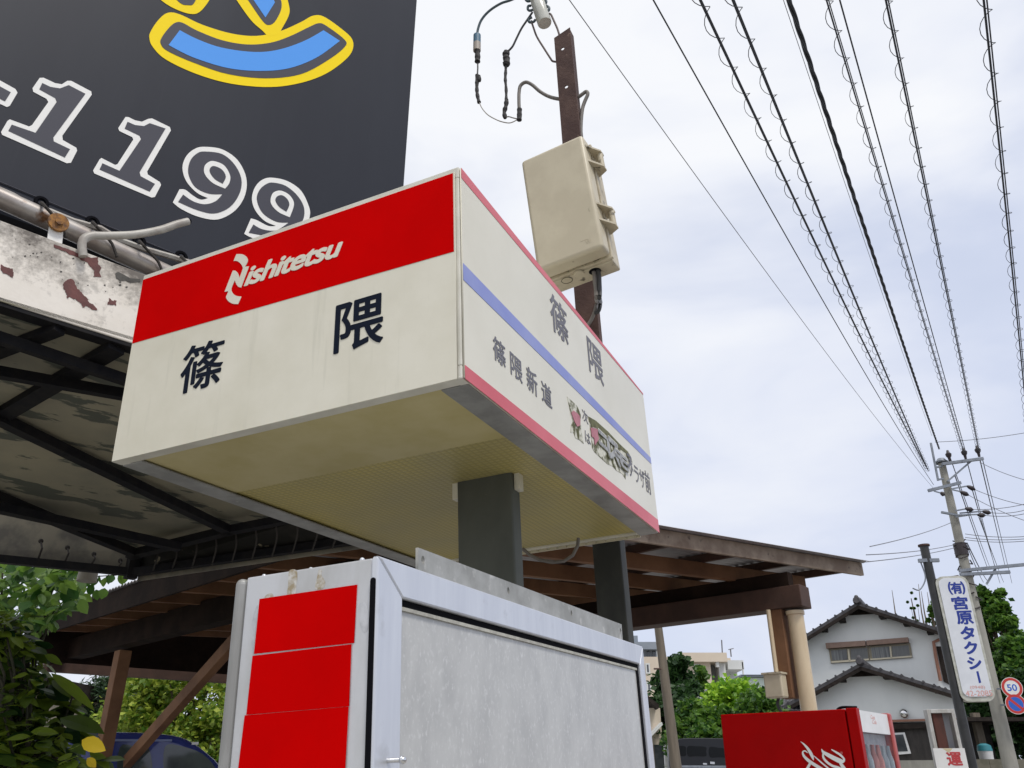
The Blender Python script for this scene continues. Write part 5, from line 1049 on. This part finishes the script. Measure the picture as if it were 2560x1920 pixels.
bw = thing('block_wall', 'low mossy block wall beside the foot of the utility pole', 'wall', (at(2500, 1905, 26).x, 26, 0))
m_ = MB(); a = at(2330, 1898, 25.6); b = at(2760, 1892, 25.6)
for r_ in range(5):
    for k in range(16):
        x = a.x + k * .52 + (.26 if r_ % 2 else 0); z1 = a.z - .26 * r_; m_.abox((x, 25.5, z1 - .25), (x + .51, 25.7, z1))
m_.build('blocks', block_m, bw); m_ = MB(); m_.abox((a.x - .1, 25.52, -.05), (a.x + 8.6, 25.68, a.z - .02)); m_.build('mortar_core', block_m, bw)
shd = thing('open_shed', 'dark open shed under the trees beyond the taxi sign', 'shed', (at(2450, 1850, 30).x, 30, 0))
m_ = MB(); a, b = at(2395, 1806, 30), at(2510, 1806, 30); m_.abox((a.x, 31, 0), (b.x, 31.2, a.z)); m_.build('back_wall', plank_m, shd); m_ = MB(); m_.abox((a.x - .3, 29.2, a.z), (b.x + .3, 31.6, a.z + .12)); m_.build('roof', eave_m, shd)
m_ = MB(); q = at(2447, 1830, 30); m_.abox((q.x - .12, 29.9, 0), (q.x + .12, 30.1, q.z + .6)); m_.build('post', pole_wood, shd)
tn = thing('water_tub', 'teal and white plastic tub in front of the dark shed', 'tub', (at(2466, 1885, 28.5).x, 28.5, at(2466, 1893, 28.5).z))
q = at(2466, 1893, 28.5); m_ = MB(); m_.tube([q - UP * .1, q + UP * .18], [.20, .22], 16); m_.build('tub', vm_white, tn, smooth=True); m_ = MB(); m_.tube([q + UP * .18, q + UP * .34, q + UP * .40], [.23, .20, .08], 16); m_.build('lid', teal_m, tn, smooth=True)
m_ = MB(); m_.abox((q.x - .3, 28.2, 0), (q.x + .3, 28.8, q.z - .1)); m_.build('stand', plank_m, tn)
wpole = thing('wooden_pole', 'slim grey weathered pole in front of the dark green tree', 'pole', (at(1690, 1900, 15).x, 15, 0))
a, b = at(1637, 1500, 15), at(1688, 1900, 15); dd = (b - a).normalized(); m_ = MB(); m_.tube([b + dd * (b.z / -dd.z), b, a], [.10, .092, .066], 14); m_.build('shaft', pole_wood, wpole, smooth=True)
m_ = MB(); c = at(1646, 1672, 14.9); m_.cyl(c - V((.08, 0, 0)), c + V((.05, 0, 0)), .015, 6); m_.build('step_peg', rust_m, wpole)

# ------------------------------------------------------------------ vehicles
def vehicle(name, label, org, d, prof, width, mats, wins, wheels, ht):
    d = V(d).normalized(); pl = Pl(org, d, UP); t = thing(name, label, 'van' if 'van' in name else 'car', org)
    body = smooth_loop([(x, z, *c) for x, z, *c in prof], 4)
    m_ = MB(); m_.prism([pl.pt(p[0], p[1]) for p in body], -pl.n * width); m_.build('body', mats[0], t, bevel=.07, seg=4, smooth=True)
    for w_, mm in wins: flat(pl, [smooth_loop([(x, z) for x, z in w_], 4)], 'window', mm, t, .002, .006, px=False)
    for wx in wheels:
        for side in (0, 1):
            c = pl.pt(wx, .29, -.02 - side * (width - .2)); m_ = MB(); m_.cyl(c + pl.n * .03, c - pl.n * .17, .29, 24); wh = m_.build('wheel', tyre_m, t, smooth=True)
            m_ = MB(); m_.cyl(c + pl.n * .034, c - pl.n * .1, .18, 20); m_.build('rim', chrome, wh, smooth=True)
    return t, pl
VY = 21.5
vo = at(1672, 1900, VY); vo.z = 0; zt = at(1700, 1848, VY).z
wz = lambda x, y: Pl(vo, V((1, -.15, 0)), UP).uv(x, y)
VPl = Pl(vo, V((1, -.15, 0)), UP)
prof = [(.02, .35, 1), (.0, 1.0), (.02, wz(1675, 1862)[1]), (.16, zt - .03), (.5, zt + .02), (1.5, zt), (2.4, zt - .08), (3.0, 1.5), (3.5, 1.15), (3.55, .35, 1)]
o17, s17 = (1600, 1560), 4.607
def wl_(l): return [VPl.uv(o17[0] + x / s17, o17[1] + y / s17) for x, y in l]
van, vpl = vehicle('parked_van', 'black van with dark tinted windows parked below the bright bush', vo, (1, -.15, 0), prof, 1.6, [van_black],
    [(wl_([(388, 1410), (410, 1405), (520, 1410), (530, 1470), (525, 1518), (440, 1515), (412, 1480)]), car_glass), (wl_([(548, 1412), (650, 1408), (758, 1418), (762, 1470), (758, 1522), (640, 1522), (552, 1520)]), car_glass), (wl_([(800, 1420), (900, 1425), (975, 1440), (1040, 1530), (900, 1535), (805, 1530)]), car_glass)], (.55, 2.9), zt)
m_ = MB(); a, b = (VPl.off(.01).pt(*q) for q in wl_([(725, 1610), (770, 1612)])); m_.bar(a, b, .03, .035); m_.build('door_handle', chrome, van)
text(VPl, '2', (*wl_([(725, 1620)])[0], *wl_([(770, 1570)])[0]), 'badge', chrome, van, .003, .004) if False else None
m_ = MB(); a, b = (VPl.off(.012).pt(*q) for q in wl_([(350, 1640), (1000, 1645)])); m_.bar(a, b, .02, .05); m_.build('side_rail', galv, van)
m_ = MB(); a, b = (VPl.off(.008).pt(*q) for q in wl_([(808, 1598), (860, 1602)])); m_.bar(a, b, .01, .05); m_.build('badge', chrome, van)
CY = 8.6
co = at(200, 1900, CY); co.z = 0; CPl = Pl(co, V((.93, .36, 0)), UP)
czt = CPl.hit(300, 1830).z
def cl_(l): return [CPl.uv(x, y) for x, y in l]
cx = lambda x, y: CPl.uv(x, y)
prof = [(-.9, .35, 1), (-.92, 1.1), (-.8, czt - .12), (-.5, czt - .02), (cx(300, 1830)[0], czt), (cx(415, 1833)[0], czt - .015), (cx(470, 1850)[0], cx(470, 1850)[1]), (cx(520, 1885)[0], cx(520, 1885)[1]), (cx(556, 1925)[0], cx(556, 1925)[1]), (cx(600, 1925)[0] + .12, 1.12), (cx(600, 1925)[0] + .75, .98), (cx(600, 1925)[0] + .85, .7), (cx(600, 1925)[0] + .85, .35, 1)]
car, cpl = vehicle('parked_car', 'dark blue small wagon parked under the carport', co, (.93, .36, 0), prof, 1.45, [car_blue],
    [(cl_([(412, 1868), (455, 1866), (505, 1884), (535, 1915), (545, 1945), (480, 1955), (418, 1955)]), car_glass2), (cl_([(300, 1868), (340, 1866), (372, 1870), (376, 1955), (300, 1955)]), car_glass2)], (-.35, 2.0), czt)
m_ = MB(); a, b = (CPl.off(.006).pt(*q) for q in cl_([(180, 1850), (430, 1851)])); m_.bar(a, b, .012, .02); m_.build('drip_rail', mk('pale_blue_trim', (.2, .24, .42), rough=.3), car)
m_ = MB(); q = CPl.off(.01).hit(487, 1859); m_.abox(q - V((.03, .0, .01)), q + V((.03, .02, .015))); m_.build('roof_marker', vm_white, car)

# ------------------------------------------------------------------ vegetation
def leaves(mb, n, pos, size, shape=.42, up=.35, rg=random):
    for _ in range(n):
        c = pos(); s = size * rg.uniform(.6, 1.35)
        d = V((rg.gauss(0, 1), rg.gauss(0, 1), rg.gauss(0, .6) - .2)).normalized()
        nn = V((rg.gauss(0, .8), rg.gauss(0, .8), up + rg.random())).normalized(); sx = d.cross(nn).normalized(); nn = sx.cross(d)
        b, t = c - d * s * .5, c + d * s * .5; m = c - nn * s * .06
        l_, r_ = c + sx * s * shape + nn * s * .08, c - sx * s * shape + nn * s * .08
        i = len(mb.v); mb.v += [b, l_, t, r_, m]; mb.f += [(i, i + 4, i + 1), (i + 1, i + 4, i + 2), (i, i + 3, i + 4), (i + 3, i + 2, i + 4)]
def tree(name, label, cat, base, crown_c, rad, nclump, nleaf, size, mat, trunk_r=.15, seed=1, group=None, clr=.3, shape=.42, cut=None):
    rg = random.Random(seed); t = thing(name, label, cat, base, group); C0 = V(crown_c); cl = []
    while len(cl) < nclump:
        p = V((rg.uniform(-1, 1), rg.uniform(-1, 1), rg.uniform(-1, 1)))
        if p.length > 1 or p.length < .25: continue
        p = p.normalized() * (p.length ** .6) * rg.uniform(.8, 1.12)
        cl.append((C0 + V((p.x * rad[0], p.y * rad[1], p.z * rad[2])), clr * min(rad) * rg.uniform(.55, 1.4)))
    mb = MB(); per = nleaf // nclump
    for c, r in cl:
        def pos():
            v = V((rg.gauss(0, .55), rg.gauss(0, .55), rg.gauss(0, .42))); return c + v * r
        leaves(mb, int(per * rg.uniform(.7, 1.3)), pos, size, shape, rg=rg)
    me = bpy.data.meshes.new('crown'); o_ = WM[t.name].translation
    me.from_pydata([p - o_ for p in mb.v], [], mb.f); me.materials.append(mat)
    link(bpy.data.objects.new('crown', me), t, Matrix.Translation(o_))
    m_ = MB(); bs = V(base); top_ = C0 + V((0, 0, rad[2] * .3)); P = [bs, bs.lerp(top_, .4) + V((rg.uniform(-.1, .1), 0, 0)), bs.lerp(top_, .7), top_]
    m_.tube(P, [trunk_r, trunk_r * .8, trunk_r * .5, trunk_r * .15], 9)
    for c, r in cl[::2]:
        s0_ = bs.lerp(top_, rg.uniform(.3, .8)); m_.tube([s0_, s0_.lerp(c, .5) + V((0, 0, .08 * (c - s0_).length)), c], [trunk_r * .34, trunk_r * .2, trunk_r * .05], 6)
    m_.build('trunk', bark, t, smooth=True); return t
def ptree(name, label, cat, x0, y0, x1, y1, Y, *a, depth=None, **k):
    """crown fills the given part of the view at distance Y"""
    A_, B_ = at(x0, y0, Y), at(x1, y1, Y); c = (A_ + B_) / 2; rx, rz = abs(B_.x - A_.x) / 2, abs(A_.z - B_.z) / 2
    ry = depth or (rx + rz) / 2
    return tree(name, label, cat, (c.x + k.pop('bx', 0), Y, 0), c, (rx, ry, rz), *a, **k)
ptree('dark_tree', 'tall dark green tree behind the grey wooden pole', 'tree', 1648, 1632, 1742, 1930, 34, 70, 22000, .24, lf_dark, seed=4, clr=.5)
ptree('dark_tree', 'broad dark tree lower left of the bright bush', 'tree', 1622, 1740, 1750, 1950, 33, 50, 15000, .24, lf_dark, seed=14, clr=.46)
ptree('leafy_bush', 'big mid green bush behind the black van', 'bush', 1680, 1765, 1850, 1960, 26, 70, 20000, .18, lf_mid, seed=5, clr=.34, depth=1.6)
ptree('leafy_bush', 'bright green feathery bush above the vending machine', 'bush', 1748, 1712, 1935, 1890, 30, 80, 24000, .19, lf_bright, seed=6, clr=.34, depth=1.8)
ptree('leafy_bush', 'mid green bush low beside the house roof', 'bush', 1830, 1735, 1965, 1900, 25, 50, 12000, .16, lf_mid, seed=7, clr=.34, depth=1.5)
ptree('slim_tree', 'small bright tree in front of the apartment block', 'tree', 1742, 1672, 1768, 1720, 60, 8, 700, .5, lf_mid, seed=16, clr=.6)
ptree('slim_tree', 'narrow green tree glimpsed between the round post and the house', 'tree', 1975, 1610, 2002, 1715, 44, 10, 3500, .17, lf_mid, seed=8, clr=.6)
ptree('sprouting_tree', 'thin sprouting treetop showing over the house roof', 'tree', 2270, 1462, 2292, 1560, 46, 9, 2600, .15, lf_mid, seed=9, clr=.5)
ptree('sprouting_tree', 'small leafy treetop beside the black pole over the house roof', 'tree', 2312, 1500, 2345, 1570, 44, 10, 3000, .15, lf_mid, seed=10, clr=.5)
for x, yt in ((2230, 1475), (2296, 1460), (2303, 1478), (2318, 1480)):
    t = thing('bare_shoot', 'thin bare shoot rising behind the house roof', 'branch', (at(x + 12, 1570, 45).x, 45, 0), 'bare shoots behind the roof'); m_ = MB(); m_.tube([at(x + 18, 1580, 45), at(x + 8, 1530, 45), at(x, yt, 45)], [.05, .035, .012], 5); m_.tube([at(x + 18, 1580, 45), V((at(x + 18, 1580, 45).x, 45, 0))], .06, 5); m_.build('stem', pole_wood, t)
ptree('street_tree', 'tall dark green tree behind the utility pole and taxi sign', 'tree', 2425, 1465, 2575, 1760, 38, 80, 22000, .28, lf_mid, seed=11, clr=.34)
ptree('street_tree', 'bright shrubby tree above the road signs', 'tree', 2470, 1600, 2640, 1850, 33, 60, 16000, .22, lf_mid, seed=12, clr=.34)
ptree('street_tree', 'dark low tree at the foot of the utility pole', 'tree', 2380, 1680, 2560, 1930, 34, 60, 16000, .22, lf_dark, seed=13, clr=.36)
ptree('street_tree', 'dark tree at the right edge behind the road signs', 'tree', 2520, 1690, 2680, 1930, 30, 50, 12000, .22, lf_dark, seed=23, clr=.36)
# behind the carport on the left
ptree('pine_tree', 'dark pine with layered branches seen through the carport', 'pine', 195, 1640, 420, 1850, 19, 26, 9000, .14, lf_pine, seed=17, clr=.30, shape=.08, depth=1.5)
ptree('maple_tree', 'yellow green maple seen behind the carport brace', 'tree', 330, 1640, 640, 1960, 15, 70, 15000, .10, lf_maple, seed=18, clr=.32, depth=1.2)
ptree('maple_tree', 'low green maple behind the blue car', 'tree', 250, 1760, 420, 1960, 17, 36, 6000, .12, lf_maple, seed=19, clr=.34, depth=1.0)
ptree('hedge_bush', 'low yellow green hedge between the blue car and the cabinet', 'bush', 400, 1770, 660, 1980, 14, 40, 9000, .09, lf_maple, seed=28, clr=.4, depth=.8)
# near shrub with large leaves
def bigleaf(mb, b, d, n, s, wd=.30, serr=True):
    d = V(d).normalized(); sx = d.cross(V(n)).normalized(); n = sx.cross(d); i0 = len(mb.v); prof_ = [(0, .02), (.12, .55), (.3, .95), (.5, 1), (.7, .78), (.87, .4), (1, .0)]
    for t, w_ in prof_:
        c = b + d * (s * t) + n * (-.10 * s * t * t); ww = wd * s * w_ * random.uniform(.92, 1.08)
        mb.v += [c + sx * ww + n * (.10 * ww), c, c - sx * ww + n * (.10 * ww)]
    for k in range(len(prof_) - 1):
        a = i0 + 3 * k; mb.f += [(a, a + 3, a + 4, a + 1), (a + 1, a + 4, a + 5, a + 2)]
rg = random.Random(21)
sb_ = at(60, 1900, 4.0); shrub = thing('glossy_shrub', 'glossy large leaved shrub in the lower left corner with one yellow leaf', 'shrub', (sb_.x, 4.0, 0))
mb = MB(); st = MB()
def sprig(px, py, Y, n, s):
    if 75 < px < 250 and 1690 < py < 1800 and rg.random() < .6 and s < .12: return
    c = at(px, py, Y)
    for k in range(n):
        a = rg.uniform(0, 6.28); d = V((math.cos(a), math.sin(a) * .8, rg.uniform(-.75, .25))); bigleaf(mb, c + V((rg.gauss(0, .02), rg.gauss(0, .02), rg.gauss(0, .03))), d, V((rg.gauss(0, .4), rg.gauss(0, .4) - .3, 1)), s * rg.uniform(.7, 1.25), rg.uniform(.22, .34))
    st.tube([V((sb_.x + rg.uniform(-.15, .15), 4.0, .2)), at(px * .6 + 30, py + 120, Y) if py < 1800 else c.lerp(sb_, .5), c], [.008, .006, .004], 5)
for px, py, Y, n, s in [(rg.uniform(-60, 60 + 45 * math.sin((yy - 1560) / 130)), yy, rg.uniform(3.5, 4.3), 9, .08) for yy in range(1545, 1760, 3)]: sprig(px, py, Y, n, s)
for px, py, Y, n, s in [(rg.uniform(-60, 105 + (yy - 1760) * .55), yy, rg.uniform(3.4, 4.3), 10, .08) for yy in range(1765, 1990, 2)]: sprig(px, py, Y, n, s)
for px, py in ((105, 1740), (120, 1700), (170, 1775), (180, 1745), (185, 1810), (205, 1895), (235, 1915), (150, 1820), (90, 1650), (70, 1600)): sprig(px, py, 3.8, 6, .12)
b_ = at(128, 1683, 3.7); bigleaf(mb, b_, at(215, 1745, 3.7) - b_, (0, -.5, 1), .26, .13); b_ = at(130, 1700, 3.75); bigleaf(mb, b_, at(175, 1735, 3.7) - b_, (0, -.5, 1), .15, .15)
b_ = at(150, 1795, 3.6); bigleaf(mb, b_, at(240, 1818, 3.6) - b_, (0.1, -.6, 1), .2, .25)
mb.build('foliage', lf_shrub, shrub); st.build('stems', stem_m, shrub, smooth=True)
mb = MB(); b_ = at(205, 1850, 3.35); bigleaf(mb, b_, at(275, 1880, 3.35) - b_, (.05, -1.0, .35), .10, .27); b_ = at(218, 1895, 3.4); bigleaf(mb, b_, at(232, 1910, 3.4) - b_, (0, -1, .3), .05, .3); mb.build('yellow_leaf', lf_yellow, shrub)
vb_ = at(60, 1480, 5.6); vine = thing('vine_shrub', 'bright green leafy branches hanging under the awning on the left', 'plant', (vb_.x, 5.6, 0))
mb = MB(); st = MB()
for k in range(900):
    px = rg.uniform(-60, 205); lim = 1600 - max(0, px - 70) * .75
    py = rg.uniform(1385, lim)
    if rg.random() < .12: continue
    c = at(px, py, rg.uniform(5.2, 6.4)); a = rg.uniform(0, 6.28); bigleaf(mb, c, (math.cos(a) * .7, math.sin(a) * .6, rg.uniform(-.9, .1)), (rg.gauss(0, .5), rg.gauss(0, .4) - .4, 1), rg.uniform(.06, .12), rg.uniform(.28, .40))
for px, py in ((196, 1450), (205, 1470), (222, 1452), (238, 1448), (232, 1468), (248, 1446), (262, 1452), (272, 1444), (285, 1446), (298, 1442), (312, 1440), (192, 1485), (212, 1492), (240, 1482), (262, 1478)):
    c = at(px, py - 8, 5.9); bigleaf(mb, c, (rg.gauss(0, .3), rg.gauss(0, .3), -1), (rg.gauss(0, .5), -1, .1), rg.uniform(.06, .09), .4)
mb.build('foliage', lf_vine, vine)
for k in range(7):
    p = at(rg.uniform(-40, 150), rg.uniform(1420, 1540), 5.8); st.tube([V((vb_.x - .2, 5.8, 0)), V((vb_.x - .1 + .1 * rg.random(), 5.8, 1.6)), p], [.03, .02, .006], 6)
st.tube(dens([at(120, 1425, 5.9), at(200, 1440, 5.9), at(260, 1440, 5.9), at(318, 1434, 5.9)]), .004, 5); st.build('stems', stem_m, vine, smooth=True)
